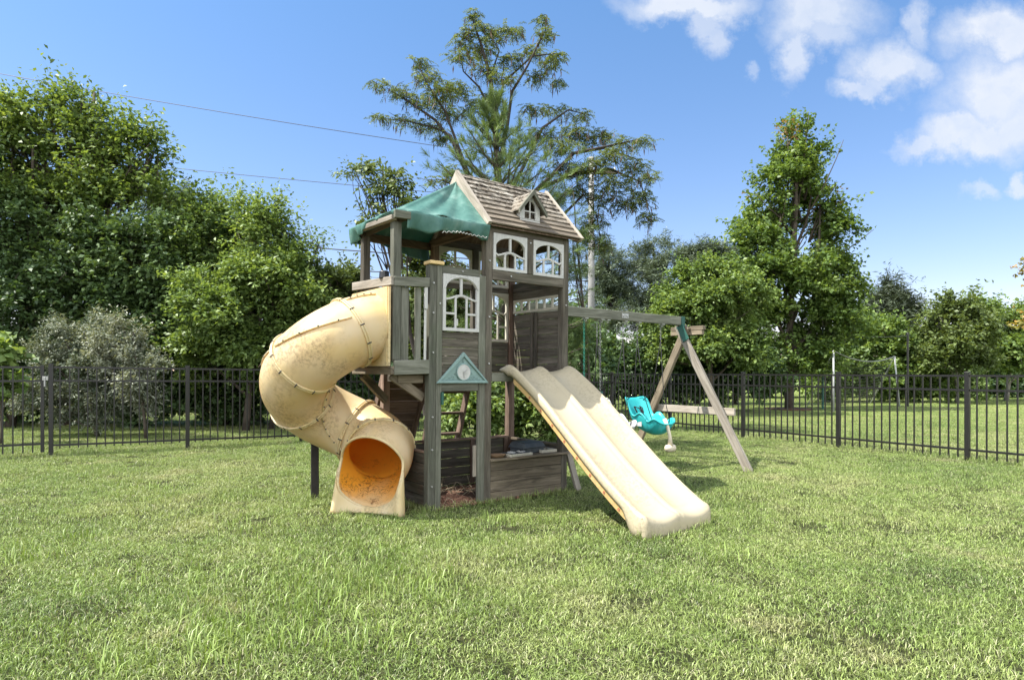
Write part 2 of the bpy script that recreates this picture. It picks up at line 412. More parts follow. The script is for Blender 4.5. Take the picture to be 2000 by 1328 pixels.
# door side wall between P1 and P2
m = MB(); m.box(-.632, -.570, -.052, -.012, -.03, 2.485); m.box(-.118, -.034, -.052, -.012, -.03, 2.43); m.build('door_stile', WOODG, ps, split=True, bevel=BV)
MB().box(-.568, -.120, -.048, -.015, 2.412, 2.485).build('rail', WOODG, ps, bevel=BV)
MB().box(-.568, -.120, -.050, -.012, 1.208, 1.30).build('lintel', WOODG, ps, bevel=BV)
m = MB(); zz = [1.302, 1.392, 1.482, 1.572, 1.662, 1.752, 1.82]
for i in range(6): m.box(-.568, -.120, -.040, -.018, zz[i], zz[i+1]-.004)
m.build('wall_boards', WOOD, ps, bevel=.003)
MB().box(-.725, -.560, -.075, .07, 2.488, 2.525).build('post_cap', plain('yellow_cap', (.62, .45, .20), .5, .1, 20, .3, (.3, .2, .1, 1)), ps, bevel=.008)

def window(parent, mapf, a0, a1, b0, b1, th, mat, kind, name='window_frame'):
    """moulded frame with arched head; mapf(a, b, c) -> point; c runs through the thickness"""
    m = MB(); wd, H = a1-a0, b1-b0; e = .034; ac = (a0+a1)/2
    def strip(lo, up, x0, x1, n=14, c0=0, c1=th):
        xsn = [x0+(x1-x0)*i/n for i in range(n+1)]
        for p, q in zip(xsn[:-1], xsn[1:]):
            lp, lq, up_, uq = lo(p), lo(q), up(p), up(q)
            vs = [mapf(*v) for v in ((p, lp, c0), (q, lq, c0), (q, uq, c0), (p, up_, c0), (p, lp, c1), (q, lq, c1), (q, uq, c1), (p, up_, c1))]
            fs = [(0, 3, 2, 1), (4, 5, 6, 7), (0, 1, 5, 4), (3, 7, 6, 2), (0, 4, 7, 3), (1, 2, 6, 5)]
            m._add(vs, fs, [[(0, 0)]*4]*6, .5)
    half = wd/2-e
    top = b1-.038; rise = .115 if kind != 'tall' else .125
    arch = lambda a: top-rise*(1-math.sqrt(max(0, 1-((a-ac)/(half*1.04))**2)))*1.0
    strip(lambda a: b0, lambda a: b0+e, a0, a1, 1)                                  # sill
    strip(lambda a: b0+e, lambda a: b1, a0, a0+e, 1); strip(lambda a: b0+e, lambda a: b1, a1-e, a1, 1)
    strip(arch, lambda a: b1, a0+e, a1-e, 18)
    mu = .011
    fm = {'tall': .60, 'up': .46}[kind]
    wave = lambda a: b0+H*fm+.022*math.cos((a-ac)/half*math.pi)*(1 if abs(a-ac) < half else 0)
    strip(lambda a: wave(a)-mu, lambda a: wave(a)+mu, a0+e, a1-e, 14, .004, th-.004)
    strip(lambda a: wave(ac)+mu, lambda a: arch(a), ac-mu*1.3, ac+mu*1.3, 1, .006, th-.006)
    for k in (-1, 1):
        x = ac+k*half*.36
        strip(lambda a: b0+e, lambda a: wave(x)-mu, x-mu, x+mu, 1, .006, th-.006)
    if kind == 'tall':
        for k in (-1, 1):
            x0, x1 = (a0+e, ac-half*.36-mu) if k < 0 else (ac+half*.36+mu, a1-e)
            strip(lambda a: b0+H*.31-mu, lambda a: b0+H*.31+mu, x0, x1, 1, .007, th-.007)
            x = ac+k*half*.36
        strip(lambda a: b0+H*.10, lambda a: b0+H*.22, ac-half*.36+mu, ac-half*.36+mu+.02, 1, .01, th-.01)
        # raised moulding ring following the arch
        pts = [mapf(a, min(arch(a)+.013, b1-.01), -.004) for a in np.linspace(a0+.018, a1-.018, 20)]
        m.tube(pts, .006, 5, .5)
    # small arched head in the middle lower pane
    xm0, xm1 = ac-half*.36+mu, ac+half*.36-mu
    hw = (xm1-xm0)/2
    strip(lambda a: wave(ac)-mu-.004-.020*((a-ac)/hw)**2, lambda a: wave(a)-mu, xm0, xm1, 6, .008, th-.008)
    return m.build(name, mat, parent, bevel=.003)
front = lambda a, b, c: (a, -.062+c, b)
window(ps, front, -.566, -.122, 1.826, 2.408, .03, WHITE, 'tall')
upf = lambda a, b, c: (a, -.056+c, b)
window(ps, upf, .060, .522, 2.512, 2.908, .03, WHITE, 'up')
window(ps, upf, .614, 1.068, 2.508, 2.904, .03, WHITE, 'up')
backf = lambda a, b, c: (a, 1.035+c, b)
window(ps, backf, .019, .510, 2.50, 2.93, .03, IVORY, 'up')
window(ps, backf, .604, 1.083, 2.50, 2.93, .03, IVORY, 'up')
window(ps, backf, .62, 1.083, 1.80, 2.43, .03, IVORY, 'tall')
# main wall rails
MB().box(.058, 1.068, -.048, .0, 2.405, 2.508).build('rail', WOOD, ps, bevel=BV)
MB().box(.526, .612, -.050, .0, 2.512, 2.905).build('window_post', WOOD, ps, bevel=BV)
MB().box(-.03, 1.16, -.040, .0, 2.908, 3.00).build('header_beam', WOOD, ps, bevel=BV)
m = MB(); m.box(-.04, 1.17, 1.04, 1.08, 2.935, 3.02); m.box(.02, .51, 1.04, 1.08, 2.435, 2.495); m.box(.605, 1.08, 1.04, 1.08, 2.435, 2.495); m.build('back_beam', WOOD, ps, split=True, bevel=BV)
m = MB()
for i in range(4): m.box(.62, 1.083, 1.045, 1.07, 1.41+i*.097, 1.503+i*.097)
m.box(.60, .68, 1.02, 1.044, 1.40, 1.80)
m.build('back_wall_boards', WOOD, ps, bevel=.003)
# right end wall
m = MB(); z = 1.42
while z < 2.13: m.box(1.14, 1.162, .05, 1.005, z, min(z+.088, 2.165)); z += .092
m.box(1.13, 1.165, .05, 1.005, 2.345, 2.44); m.box(1.13, 1.165, .05, 1.005, 2.445, 2.56); m.build('end_wall_boards', WOOD, ps, bevel=.003)
m = MB(); m.box(1.118, 1.138, .50, .55, 1.42, 2.16); m.box(1.118, 1.138, .58, .63, 1.42, 2.16); m.build('batten', WOOD, ps, split=True, bevel=.003)
m = MB(); m.box(1.128, 1.155, .06, 1.0, 2.168, 2.20); m.box(1.128, 1.155, .06, 1.0, 2.312, 2.343)
for i in range(7): x = .06+i*.152; m.box(1.130, 1.153, x, x+.026, 2.20, 2.312)
m.build('strip_window', IVORY, ps, bevel=.003)
MB().box(1.158, 1.20, .0, 1.05, 2.90, 2.98).build('end_beam', WOOD, ps, bevel=BV)

# deck ---------------------------------------------------
m = MB(); x = -1.08
while x < 1.13: m.box(x, min(x+.115, 1.155), .0 if x > -.62 else -.01, 1.03 if x > -.62 else .84, 1.385, 1.408); x += .119
m.build('deck_boards', WOODB, ps, bevel=.003)
MB().box(.058, 1.068, -.050, -.012, 1.305, 1.402).build('deck_beam', WOODG, ps, bevel=BV)
m = MB(); m.box(-.03, 1.15, 1.045, 1.085, 1.30, 1.383); m.box(-.68, -.07, 1.045, 1.085, 1.30, 1.383); m.box(-.66, -.62, .05, 1.0, 1.29, 1.383); m.box(1.11, 1.15, .05, 1.0, 1.30, 1.383); m.build('deck_joist', WOOD, ps, split=True, bevel=BV)
# bay of the deck
MB().slab((-1.100, -.055, 1.372), (.385, 0, .014), (0, .035, 0), (0, 0, .142)).build('deck_beam', WOODG, ps, bevel=BV)
MB().box(-1.135, -1.102, -.050, .885, 1.375, 1.455).build('deck_beam', TAN, ps, bevel=BV)
MB().slab((-1.112, -.060, 2.232), (.390, 0, .020), (0, .035, 0), (0, 0, .094)).build('handrail', WOODG, ps, bevel=BV)
MB().slab((-1.145, -.055, 2.238), (0, .935, .035), (.03, 0, 0), (0, 0, .085)).build('handrail', WOODL, ps, bevel=BV)
m = MB(); m.box(-1.10, -.72, .83, .86, 2.25, 2.33); m.box(-1.10, -.72, .83, .86, 1.40, 1.50); m.build('handrail', WOOD, ps, bevel=BV, split=True)
m = MB(); m.box(-1.110, -1.025, -.024, .0, 1.50, 2.235); m.box(-1.020, -.935, -.022, -.0, 1.50, 2.24); m.box(-.865, -.795, -.020, .002, 1.50, 2.24)
m.build('baluster', WOODG, ps, split=True, bevel=BV)
m = MB()
for k in range(3): m.box(-1.02+k*.13, -.96+k*.13, .835, .855, 1.50, 2.25)
m.build('baluster', WOODB, ps, split=True, bevel=BV)
m = MB(); m.box(-.772, -.735, -.05, -.022, 2.03, 2.30); m.box(-.768, -.74, -.035, -.02, 1.42, 2.03); m.build('grab_handle', WHITE, ps, bevel=.008)
m = MB(); m.beam((-1.06, .10, 1.37), (-.70, .10, 1.14), .09, .045); m.beam((-1.06, .78, 1.37), (-.70, .95, 1.08), .09, .045)
m.box(-1.0, -.72, .06, .14, 1.29, 1.37); m.build('deck_brace', TAN, ps, split=True, bevel=BV)
# black speaker-like cap on the far rail
m = MB(); m.tube([(-1.115, .16, 2.32), (-1.115, .16, 2.40)], [.052, .046], 14); m.build('rail_knob', BLACK, ps, bevel=.01)

# low walls around the sand area -------------------------
def boards(name, a, b, zs, mat, th=.024, nrm=(0, 1, 0)):
    m = MB(); a, b = Vector(a), Vector(b)
    for z0, z1 in zip(zs[:-1], zs[1:]):
        m.slab(a+Vector((0, 0, z0)), b-a, Vector(nrm)*th, (0, 0, z1-z0-.005))
    return m.build(name, mat, ps, bevel=.003)
boards('counter_front_boards', (.058, -.040, 0), (1.068, -.040, 0), [.0, .115, .235, .345, .445], TAN)
m = MB(); m.slab((.040, -.075, .445), (1.12, 0, .008), (0, .34, 0), (0, 0, .028)); m.build('counter_top', TAN, ps, bevel=.008)
boards('low_wall', (-.66, .05, 0), (-.66, 1.005, 0), [.02, .13, .24, .35, .46, .565], WOOD, .026, (1, 0, 0))
MB().box(-.675, -.62, .048, 1.0, .566, .592).build('low_wall_cap', WOODB, ps, bevel=.004)
boards('low_wall', (-.615, 1.04, 0), (-.07, 1.04, 0), [.02, .13, .24, .35, .46, .56], WOOD)
boards('low_wall', (.02, 1.04, 0), (1.08, 1.04, 0), [.02, .13, .24, .35, .46, .56], WOOD)
m = MB(); m.box(-.615, -.07, 1.02, 1.075, .562, .59); m.box(.018, 1.08, 1.015, 1.075, .562, .59); m.box(.50, .56, 1.016, 1.038, .02, .56); m.box(1.02, 1.08, 1.016, 1.038, .02, .56); m.build('low_wall_cap', WOODB, ps, split=True, bevel=.004)
boards('low_wall', (1.13, .05, 0), (1.13, 1.005, 0), [.02, .13, .24, .35, .46, .535], WOOD, .024, (1, 0, 0))
MB().box(1.11, 1.165, .05, 1.005, .537, .565).build('low_wall_cap', TAN, ps, bevel=.004)
MB().box(-.158, -.122, -.030, -.006, .30, .63).build('panel_catch', WOODL, ps, bevel=.003)
MB().beam((1.19, -.02, .48), (1.335, -.07, -.03), .075, .04, (1, 0, 0)).build('foot_brace', WOODL, ps, bevel=BV)
m = MB(); m.box(-.585, -.560, -.085, -.053, 1.07, 1.20); m.build('hinge', GREEND, ps, bevel=.006)
# climbing wall and ladder at the back
m = MB()
def inc(z, d0, d1, zt=1.36): return d1+(d0-d1)*z/zt
zz = [0, .15, .30, .45, .60, .75, .90, 1.05, 1.20, 1.36]
for z0, z1 in zip(zz[:-1], zz[1:]):
    d0, d1 = inc(z0, 1.12, 1.78), inc(z1-.006, 1.12, 1.78)
    m.slab((-.60, d0, z0), (.50, 0, 0), (0, d1-d0, z1-.006-z0), (0, .022, .008))
m.build('climbing_wall', WOODB, ps, bevel=.003)
for s in (-.655, -.075): MB().beam((s, 1.09, 1.38), (s-.01, 1.77, -.02), .085, .04, (0, 1, 0)).build('climbing_wall_rail', WOODB, ps, bevel=BV)
for s in (.06, .545): MB().beam((s, 1.10, 1.38), (s, 1.60, -.02), .09, .038, (0, 1, 0)).build('ladder_rail', WOODB, ps, bevel=BV)
for z in (.33, .60, .87, 1.14): MB().box(.08, .526, inc(z, 1.10, 1.60, 1.38)-.05, inc(z, 1.10, 1.60, 1.38)+.05, z, z+.03).build('ladder_rung', WOODB, ps, bevel=.004)

# clock pediment -----------------------------------------
m = MB(); Y0 = -.070
tri = lambda g, z0, z1: [(-.640+g*1.9, Y0, 1.292+g), (-.008-g*1.9, Y0, 1.292+g), (-.324, Y0, 1.612-g*1.75)]
m.prism([(x, -.056, z) for x, _, z in tri(0, 0, 0)], (0, -.012, 0), .5)
A, B_, T = tri(0, 0, 0); a, b, tt = tri(.026, 0, 0)
for p, q, r_, s_ in ((A, B_, b, a), (B_, T, tt, b), (T, A, a, tt)):
    m.prism([(v[0], -.068, v[2]) for v in (p, q, r_, s_)], (0, -.020, 0), .5)
cl = m.build('clock_pediment', GREENP, ps, bevel=.003)
m = MB(); m.tube([(-.324, -.066, 1.405), (-.324, -.086, 1.405)], .082, 32, .5); m.build('dial', WHITE, cl, bevel=.003)
m = MB(); m.tube([(-.324+.084*math.cos(t), -.084, 1.405+.084*math.sin(t)) for t in np.linspace(0, 2*math.pi, 33)[:-1]], .006, 6, .5, closed=True)
for sx in (-1, 1):
    for cx, cz, rad in ((.125, 1.345, .022), (.165, 1.338, .016), (.098, 1.385, .014)):
        pts = [(-.324+sx*(cx+rad*(1-k/16)*math.cos(k*.6)), -.070, cz+rad*(1-k/16)*math.sin(k*.6)) for k in range(13)]
        m.tube(pts, .003, 5, .5)
    m.tube([(-.324+sx*x, -.070, z) for x, z in ((.08, 1.33), (.12, 1.325), (.17, 1.33), (.21, 1.325))], .0035, 5, .5)
m.tube([(-.324, -.07, 1.50), (-.335, -.07, 1.525), (-.324, -.07, 1.55), (-.313, -.07, 1.525), (-.324, -.07, 1.50)], .003, 5, .5)
m.build('moulding', GREENP, cl, smooth=True)
m = MB(); m.beam((-.324, -.090, 1.402), (-.285, -.090, 1.435), .010, .004); m.beam((-.324, -.094, 1.410), (-.322, -.094, 1.345), .012, .004)
m.build('clock_hands', ZINC, cl)

# roof ---------------------------------------------------
k_ = (3.66-2.978)/(.53+.12)
S0, S1 = -.015, 1.262
rf = None
m = MB(); n = 10
for sgn in (0, 1):
    for i in range(n):
        t0, t1 = i/n, (i+1.22)/n; t1 = min(t1, 1.0)
        d0 = -.12+.65*t0; d1 = -.12+.65*t1; z0 = 2.978+.682*t0; z1 = 2.978+.682*t1
        # each course is split in a few boards of uneven length, slightly uneven butts
        cuts = [S0, S1]
        for c0, c1 in zip(cuts[:-1], cuts[1:]):
            N_ = Vector((0, -.682, .65)).normalized()
            lift0, lift1 = .026, .006
            jit = random.uniform(-.004, .004)
            P = [(c0, d0+jit, z0+jit), (c1, d0, z0), (c1, d1, z1), (c0, d1, z1)]
            P = [Vector(p) for p in P]
            top = [P[0]+N_*lift0, P[1]+N_*lift0, P[2]+N_*lift1, P[3]+N_*lift1]
            bot = [P[0]+N_*.008, P[1]+N_*.008, P[2]-N_*.006, P[3]-N_*.006]
            vs = bot+top
            if sgn: vs = [Vector((v.x, 1.06-v.y, v.z)) for v in vs]
            fs = [(0, 3, 2, 1), (4, 5, 6, 7), (0, 1, 5, 4), (1, 2, 6, 5), (2, 3, 7, 6), (3, 0, 4, 7)]
            if sgn: fs = [f[::-1] for f in fs]
            r1 = random.random()*9
            m._add(vs, fs, [[(vs[q].x+r1, vs[q].z*1.4+r1) for q in f] for f in fs])
m.prism([(S0, .50, 3.655), (S0, .53, 3.672), (S0, .56, 3.655), (S0, .53, 3.64)], (S1-S0, 0, 0), .6)
roof = m.build('roof', SHINGLE, ps, bevel=.002)
m = MB()
for sgn in (0, 1):                                        # under-roof deck
    vs = [(S0+.01, -.10, 2.985), (S0+.01, .53, 3.648), (S0+.01, .53, 3.630), (S0+.01, -.10, 2.967)]
    if sgn: vs = [(x, 1.06-y, z) for x, y, z in vs]
    m.prism(vs, (S1-S0-.02, 0, 0))
m.build('roof_underside', WOODB, roof)
for s0 in (S0-.045, S1+.004):                             # barge boards with rounded lower ends
    for sgn in (0, 1):
        dirv = Vector((0, .65, .682)).normalized(); nn = Vector((0, -.682, .65)).normalized()
        L = math.hypot(.65, .682); o = Vector((s0, -.12, 2.978))-dirv*.0
        pts = [o-dirv*.005+nn*.03]
        for q in range(7):
            a = math.pi/2*q/6
            pts.append(o+dirv*(.085-.085*math.cos(a)*1.0)-dirv*.0+nn*(.03-.115*math.sin(a)))
        pts += [o+dirv*L-nn*(-.03)*0-nn*.085+dirv*(-.085), o+dirv*(L+.028)+nn*.03]
        # meet the other side on the ridge plane
        pts[-2] = Vector((s0, .53, 3.66+.03/.65*.94-.155)); pts[-1] = Vector((s0, .53, 3.66+.03*1.45))
        if sgn: pts = [Vector((p.x, 1.06-p.y, p.z)) for p in pts]
        MB().prism(pts, (.042, 0, 0)).build('barge_board', WOODL, ps, bevel=.003)
# gable tie beam and rafters
m = MB(); m.box(-.075, -.035, -.01, 1.14, 2.90, 2.985); m.build('tie_beam', WOODB, ps, bevel=BV)
# dormer
s0, s1, df = .455, .742, -.005
kz = lambda d: 2.978+(d+.12)*k_
m = MB(); cx = (s0+s1)/2; zb = kz(df)+.0; ze = 3.26; za = 3.43
base_d = df
face = [(s0, df, zb), (s1, df, zb), (s1, df, ze), (cx, df, za), (s0, df, ze)]
# front face around an arched opening: build by strips
def fstrip(lo, up, x0, x1, n=12, y0=df, y1=df+.022):
    xsn = np.linspace(x0, x1, n+1)
    for p, q in zip(xsn[:-1], xsn[1:]):
        vs = [(p, y0, lo(p)), (q, y0, lo(q)), (q, y0, up(q)), (p, y0, up(p)), (p, y1, lo(p)), (q, y1, lo(q)), (q, y1, up(q)), (p, y1, up(p))]
        m._add(vs, [(0, 1, 2, 3), (7, 6, 5, 4), (4, 5, 1, 0), (3, 2, 6, 7), (4, 0, 3, 7), (1, 5, 6, 2)], [[(0, 0)]*4]*6, .5)
ow = .078; ob, ot = zb+.045, 3.345
arc = lambda a: ot-.075*(1-math.sqrt(max(0, 1-((a-cx)/ow)**2)))
gab = lambda a: ze+(za-ze)*(1-abs(a-cx)/(cx-s0))
fstrip(lambda a: zb, lambda a: ob, s0, s1, 2)
fstrip(lambda a: ob, gab, s0, cx-ow, 4); fstrip(lambda a: ob, gab, cx+ow, s1, 4)
fstrip(arc, gab, cx-ow, cx+ow, 16)
fstrip(lambda a: ob, arc, cx-.007, cx+.007, 1, df+.002, df+.016)
zm = ob+.082; fstrip(lambda a: zm-.007, lambda a: zm+.007, cx-ow, cx-.007, 1, df+.002, df+.016); fstrip(lambda a: zm-.007, lambda a: zm+.007, cx+.007, cx+ow, 1, df+.002, df+.016)
for a0_, a1_ in ((s0, s0+.022), (s1-.022, s1)):               # cheeks
    m.prism([(a0_, df+.024, zb+.01), (a0_, df+.024, ze), (a0_, (ze-2.978)/k_-.12+.02, ze)], (a1_-a0_, 0, 0), .5)
dm = m.build('dormer', WHITE, ps, bevel=.002)
m = MB()
for sx in (-1, 1):
    nrows = 4; eo = .052
    ex, ez = cx+sx*(cx-s0+eo), ze-(za-ze)*eo/(cx-s0)
    for i in range(nrows):
        t0, t1 = i/nrows, min(1, (i+1.2)/nrows)
        x0 = ex+(cx-ex)*t0; x1 = ex+(cx-ex)*t1; z0 = ez+(za-ez)*t0+.028; z1 = ez+(za-ez)*t1+.016
        yb0 = (z0-2.978)/k_-.12+.03; yb1 = (z1-2.978)/k_-.12+.03
        vs = [(x0, df-.05, z0-.016), (x0, yb0, z0-.016), (x1, yb1, z1-.016), (x1, df-.05, z1-.016), (x0, df-.05, z0), (x0, yb0, z0), (x1, yb1, z1), (x1, df-.05, z1)]
        fs = [(0, 3, 2, 1), (4, 5, 6, 7), (0, 1, 5, 4), (1, 2, 6, 5), (2, 3, 7, 6), (3, 0, 4, 7)]
        if sx > 0: fs = [f[::-1] for f in fs]
        m._add(vs, [f[::-1] for f in fs], [[(vs[q][1], vs[q][2]*2) for q in f] for f in fs])
m.build('dormer_roof', SHINGLE, dm, bevel=.002)
m = MB()
for sx in (-1, 1):
    ex, ez = cx+sx*(cx-s0+.055), ze-(za-ze)*.055/(cx-s0)
    m.prism([(ex, df-.072, ez+.034), (cx, df-.072, za+.038), (cx, df-.072, za-.022), (ex, df-.072, ez-.018)], (0, .03, 0))
m.build('dormer_trim', WOODG, dm, bevel=.003)

# green canopy -------------------------------------------
def canopy():
    ap = np.array([-.055, .53, 3.56]); fr = np.array([-.035, -.115, 2.955]); fl = np.array([-1.12, -.105, 2.958])
    bl = np.array([-1.175, .87, 2.925]); br = np.array([-.035, 1.16, 2.93])
    V = []; F = []; 
    def patch(A, B, Cc, seed, n=26):
        """triangle A (top), B, C (bottom edge) as a grid, sagging and wrinkled"""
        base = len(V); nor = np.cross(B-A, Cc-A); nor /= np.linalg.norm(nor); nor = nor if nor[2] > 0 else -nor
        for i in range(n+1):
            t = i/n
            for j in range(n+1):
                q = j/n; e = B+(Cc-B)*q; p = A+(e-A)*t
                sag = -.035*math.sin(math.pi*t)*math.sin(math.pi*q)
                wr = .016*math.sin(q*21+seed+3*t)*t*math.sin(math.pi*q)**.5+.008*math.sin(q*9-5*t+seed*2)*math.sin(math.pi*q)**.5
                V.append(tuple(p+nor*(sag+wr)))
        for i in range(n):
            for j in range(n):
                a = base+i*(n+1)+j; F.append((a, a+1, a+n+2, a+n+1))
    def valance(B, Cc, out, drop, seed, n=44, m_=8, q0=0.0, q1=1.0):
        base = len(V); out = np.array(out)
        for i in range(m_+1):
            t = i/m_
            for j in range(n+1):
                q = q0+(q1-q0)*j/n; p = B+(Cc-B)*q; dr = drop(q)
                o = out*(.012+.028*math.sin(q*17+seed)*t+.020*math.sin(q*41+seed*3)*t-.035*t*t)
                V.append(tuple(p+o+np.array([0, 0, -dr*t+.004])))
        for i in range(m_):
            for j in range(n):
                a = base+i*(n+1)+j; F.append((a, a+1, a+n+2, a+n+1))
    patch(ap, fl, fr, 1.3); patch(ap, bl, fl, 4.1); patch(ap, br, bl, 2.2)
    valance(fl, fr, (0, -1, 0), lambda q: .145+.03*math.sin(q*6.5)+.05*max(0, q-.75)+.015*math.sin(q*23), 1.0, q0=.10)
    valance(fl, bl, (-1, 0, 0), lambda q: .035+.13*max(0, (q-.55)/.45)+.01*math.sin(q*20), 2.0)
    valance(bl, br, (0, 1, 0), lambda q: .17+.03*math.sin(q*9)-.10*math.exp(-((q-.25)/.16)**2), 3.0)
    o = npmesh('canopy', V, np.array(F), TARP, ps, smooth=True)
    s = o.modifiers.new('thick', 'SOLIDIFY'); s.thickness = .005; s.offset = 0
    # bleached, frayed white hem along the front edge
    m = MB(); pts = []
    for q in np.linspace(.45, .93, 60):
        p = fl+(fr-fl)*q; pts.append((p[0], p[1]-.040+.02*math.sin(q*17+1), p[2]-.150-.02*math.sin(q*6.5)+.008*math.sin(q*150)))
    m.tube(pts, .0045, 5); m.build('hem', WHITE, o, smooth=True)
canopy()
MB().slab((-1.160, -.08, 2.862), (0, .90, .020), (.060, 0, 0), (0, 0, .048)).build('canopy_beam', WOODL, ps, bevel=BV)
MB().slab((-1.150, -.140, 2.872), (.17, 0, .003), (0, .04, 0), (0, 0, .075)).build('canopy_beam', WOODG, ps, bevel=BV)
MB().slab((-1.06, -.08, 2.872), (1.0, 0, .03), (0, .04, 0), (0, 0, .05)).build('canopy_beam', WOODB, ps, bevel=BV)
MB().slab((-1.10, .74, 2.80), (1.06, .34, .07), (0, .04, 0), (0, 0, .085)).build('canopy_beam', WOODB, ps, bevel=BV)
m = MB(); m.beam((-1.06, -.03, 2.87), (-.08, .50, 3.40), .05, .03); m.beam((-1.06, .78, 2.86), (-.08, .55, 3.40), .05, .03); m.build('rafter', WOODB, ps, split=True, bevel=BV)

# tube slide ---------------------------------------------
def tube_slide():
    L0, Rr, tot, L1 = .285, .391, R(326), .09; d0 = .31
    L = L0+Rr*tot+L1
    zq = np.array([0, .2, .4, .6, .8, 1.0]); zz_ = np.array([1.84, 1.675, 1.19, .985, .635, .475])
    co = np.polyfit(zq, zz_, 4)
    def cen(t):
        if t < L0: s, d = -1.13-t, d0
        elif t < L0+Rr*tot: f = (t-L0)/Rr; s, d = -1.13-L0-Rr*math.sin(f), d0+Rr-Rr*math.cos(f)
        else: f = tot; e = t-L0-Rr*tot; s, d = -1.13-L0-Rr*math.sin(f)-e*math.cos(f), d0+Rr-Rr*math.cos(f)+e*math.sin(f)
        return Vector((s+.03*t/L+.115*(t/L)**3, d, float(np.polyval(co, t/L))))
    def frame(t):
        e = .01; a = (cen(min(t+e, L))-cen(max(t-e, 0))).normalized()
        side = a.cross(Vector((0, 0, 1))).normalized(); up = side.cross(a).normalized(); return cen(t), a, side, up
    r0 = .330; seg = 56
    root = empty('tube_slide'); root.parent = ps
    joints = [0, .105, .287, .484, .72, .89]
    # body
    V = []; F = []; n = 150
    def ring(t, r, extra=None):
        c, a, sd_, up = frame(t)
        for k in range(seg):
            th = 2*math.pi*k/seg; e = extra(th) if extra else 0
            V.append(tuple(c+(sd_*math.sin(th)+up*math.cos(th))*r+a*e))
    ts = list(np.linspace(.0, L, n))
    for i, t in enumerate(ts):
        q = t/L; rr = r0
        for j in joints[1:]:
            rr += .010*math.exp(-((q-j)*L/.035)**2)
        if q < .03: rr = r0+.0
        ring(t, rr)
    # lower half runs on past the hood: sweep and flare
    def ext(f):
        def e(th):
            low = (1-math.cos(th))/2   # 0 top, 1 bottom
            k = min(1, max(0, (low-.36)/.40)); k = k*k*(3-2*k)
            return f*(.02+.22*k)
        return e
    flare = lambda th: max(0., ((1-math.cos(th))/2-.42)/.58)**1.2
    def ringf(f):
        c, a, sd_, up = frame(L)
        for k in range(seg):
            th = 2*math.pi*k/seg; V.append(tuple(c+(sd_*math.sin(th)+up*math.cos(th))*(r0+(.006+.022*flare(th))*f)+a*ext(f)(th)))
    for f in (.25, .5, .75, 1.0): ringf(f)
    ntot = len(V)//seg
    for i in range(ntot-1):
        for k in range(seg): F.append((i*seg+k, i*seg+(k+1) % seg, (i+1)*seg+(k+1) % seg, (i+1)*seg+k))
    o = npmesh('tube', V, np.array(F), TUBEM, root, smooth=True); o.data.materials.append(INNER)
    s = o.modifiers.new('thick', 'SOLIDIFY'); s.thickness = .014; s.offset = 0; s.material_offset = 1; s.use_flip_normals = False
    # rolled lip and skirt to the ground
    c, a, sd_, up = frame(L); lip = []
    e = ext(1.0)
    for k in range(seg*2):
        th = math.pi*k/seg
        lip.append(c+(sd_*math.sin(th)+up*math.cos(th))*(r0+.006+.022*flare(th)+.004)+a*e(th))
    MB().tube(lip, .014, 8, .5, closed=True).build('lip', TUBEM, root, smooth=True)
    V = []; F = []; ks = [k for k in range(seg*2) if .50*math.pi <= math.pi*k/seg <= 1.50*math.pi]
    rows = 7
    for i in range(rows+1):
        t = i/rows
        for k in ks:
            p = lip[k]; outw = (p-c); outw.z = 0
            dirh = Vector((a.x, a.y, 0)).normalized()
            q = p+dirh*(.010+.035*t)+outw*(.02+.10*t); q.z = p.z*(1-t)-.01*t
            V.append(tuple(q))
    nk = len(ks)
    for i in range(rows):
        for j in range(nk-1): a_ = i*nk+j; F.append((a_, a_+1, a_+nk+1, a_+nk))
    o = npmesh('skirt', V, np.array(F), TUBEM, root, smooth=True)
    s = o.modifiers.new('thick', 'SOLIDIFY'); s.thickness = .012
    # joint flanges with bolts, lengthwise seams
    for qi, j in enumerate(joints[1:]):
        t = j*L; c, a, sd_, up = frame(t); m = MB()
        pts = [c+(sd_*math.sin(x)+up*math.cos(x))*(r0+.024) for x in np.linspace(0, 2*math.pi, 57)[:-1]]
        for off in (-.011, .011): m.tube([p+a*off for p in pts], .011, 8, .5, closed=True)
        m.cur = 1
        for x in np.linspace(0, 2*math.pi, 13)[:-1]:
            p = c+(sd_*math.sin(x+.2)+up*math.cos(x+.2))*(r0+.030); m.tube([p-a*.021, p+a*.021], .008, 8)
        m.build('joint_ring', [TUBEM, BOLT], root, smooth=True)
    for si, (j0, j1) in enumerate(zip(joints[:-1], joints[1:])):
        m = MB()
        for th in (R(-62 if si else -20), R(118 if si else 160)):
            m = MB()
            pts = []
            for t in np.linspace(j0*L+.03, j1*L-.03, 14):
                c, a, sd_, up = frame(t); pts.append(c+(sd_*math.sin(th)+up*math.cos(th))*(r0+.014))
            m.tube(pts, .0115, 8, .5)
            m.cur = 1
            for i in (2, 5, 8, 11):
                c2 = pts[i]; nrm = (c2-cen(np.linspace(j0*L+.03, j1*L-.03, 14)[i])).normalized()
                m.tube([c2, c2+nrm*.016], .008, 8)
            m.build('seam', [TUBEM, BOLT], root, smooth=True)
    # mounting flange on the deck side, and the wooden prop under the bend
    m = MB(); m.box(-1.160, -1.137, -.035, .015, 1.46, 2.225); m.box(-1.160, -1.137, .79, .84, 1.46, 2.225)
    ring_o = []
    nn = 40
    vs = []; fs = []
    for i in range(nn):
        th = 2*math.pi*i/nn; cth, sth = math.cos(th), math.sin(th)
        sq = 1/max(abs(cth), abs(sth))
        for x in (-1.166, -1.150):
            vs.append((x, .31+.325*sth, 1.84+.325*cth)); vs.append((x, .40+max(-.415, min(.415, .45*sq*sth)), 1.842+max(-.385, min(.385, .42*sq*cth))))
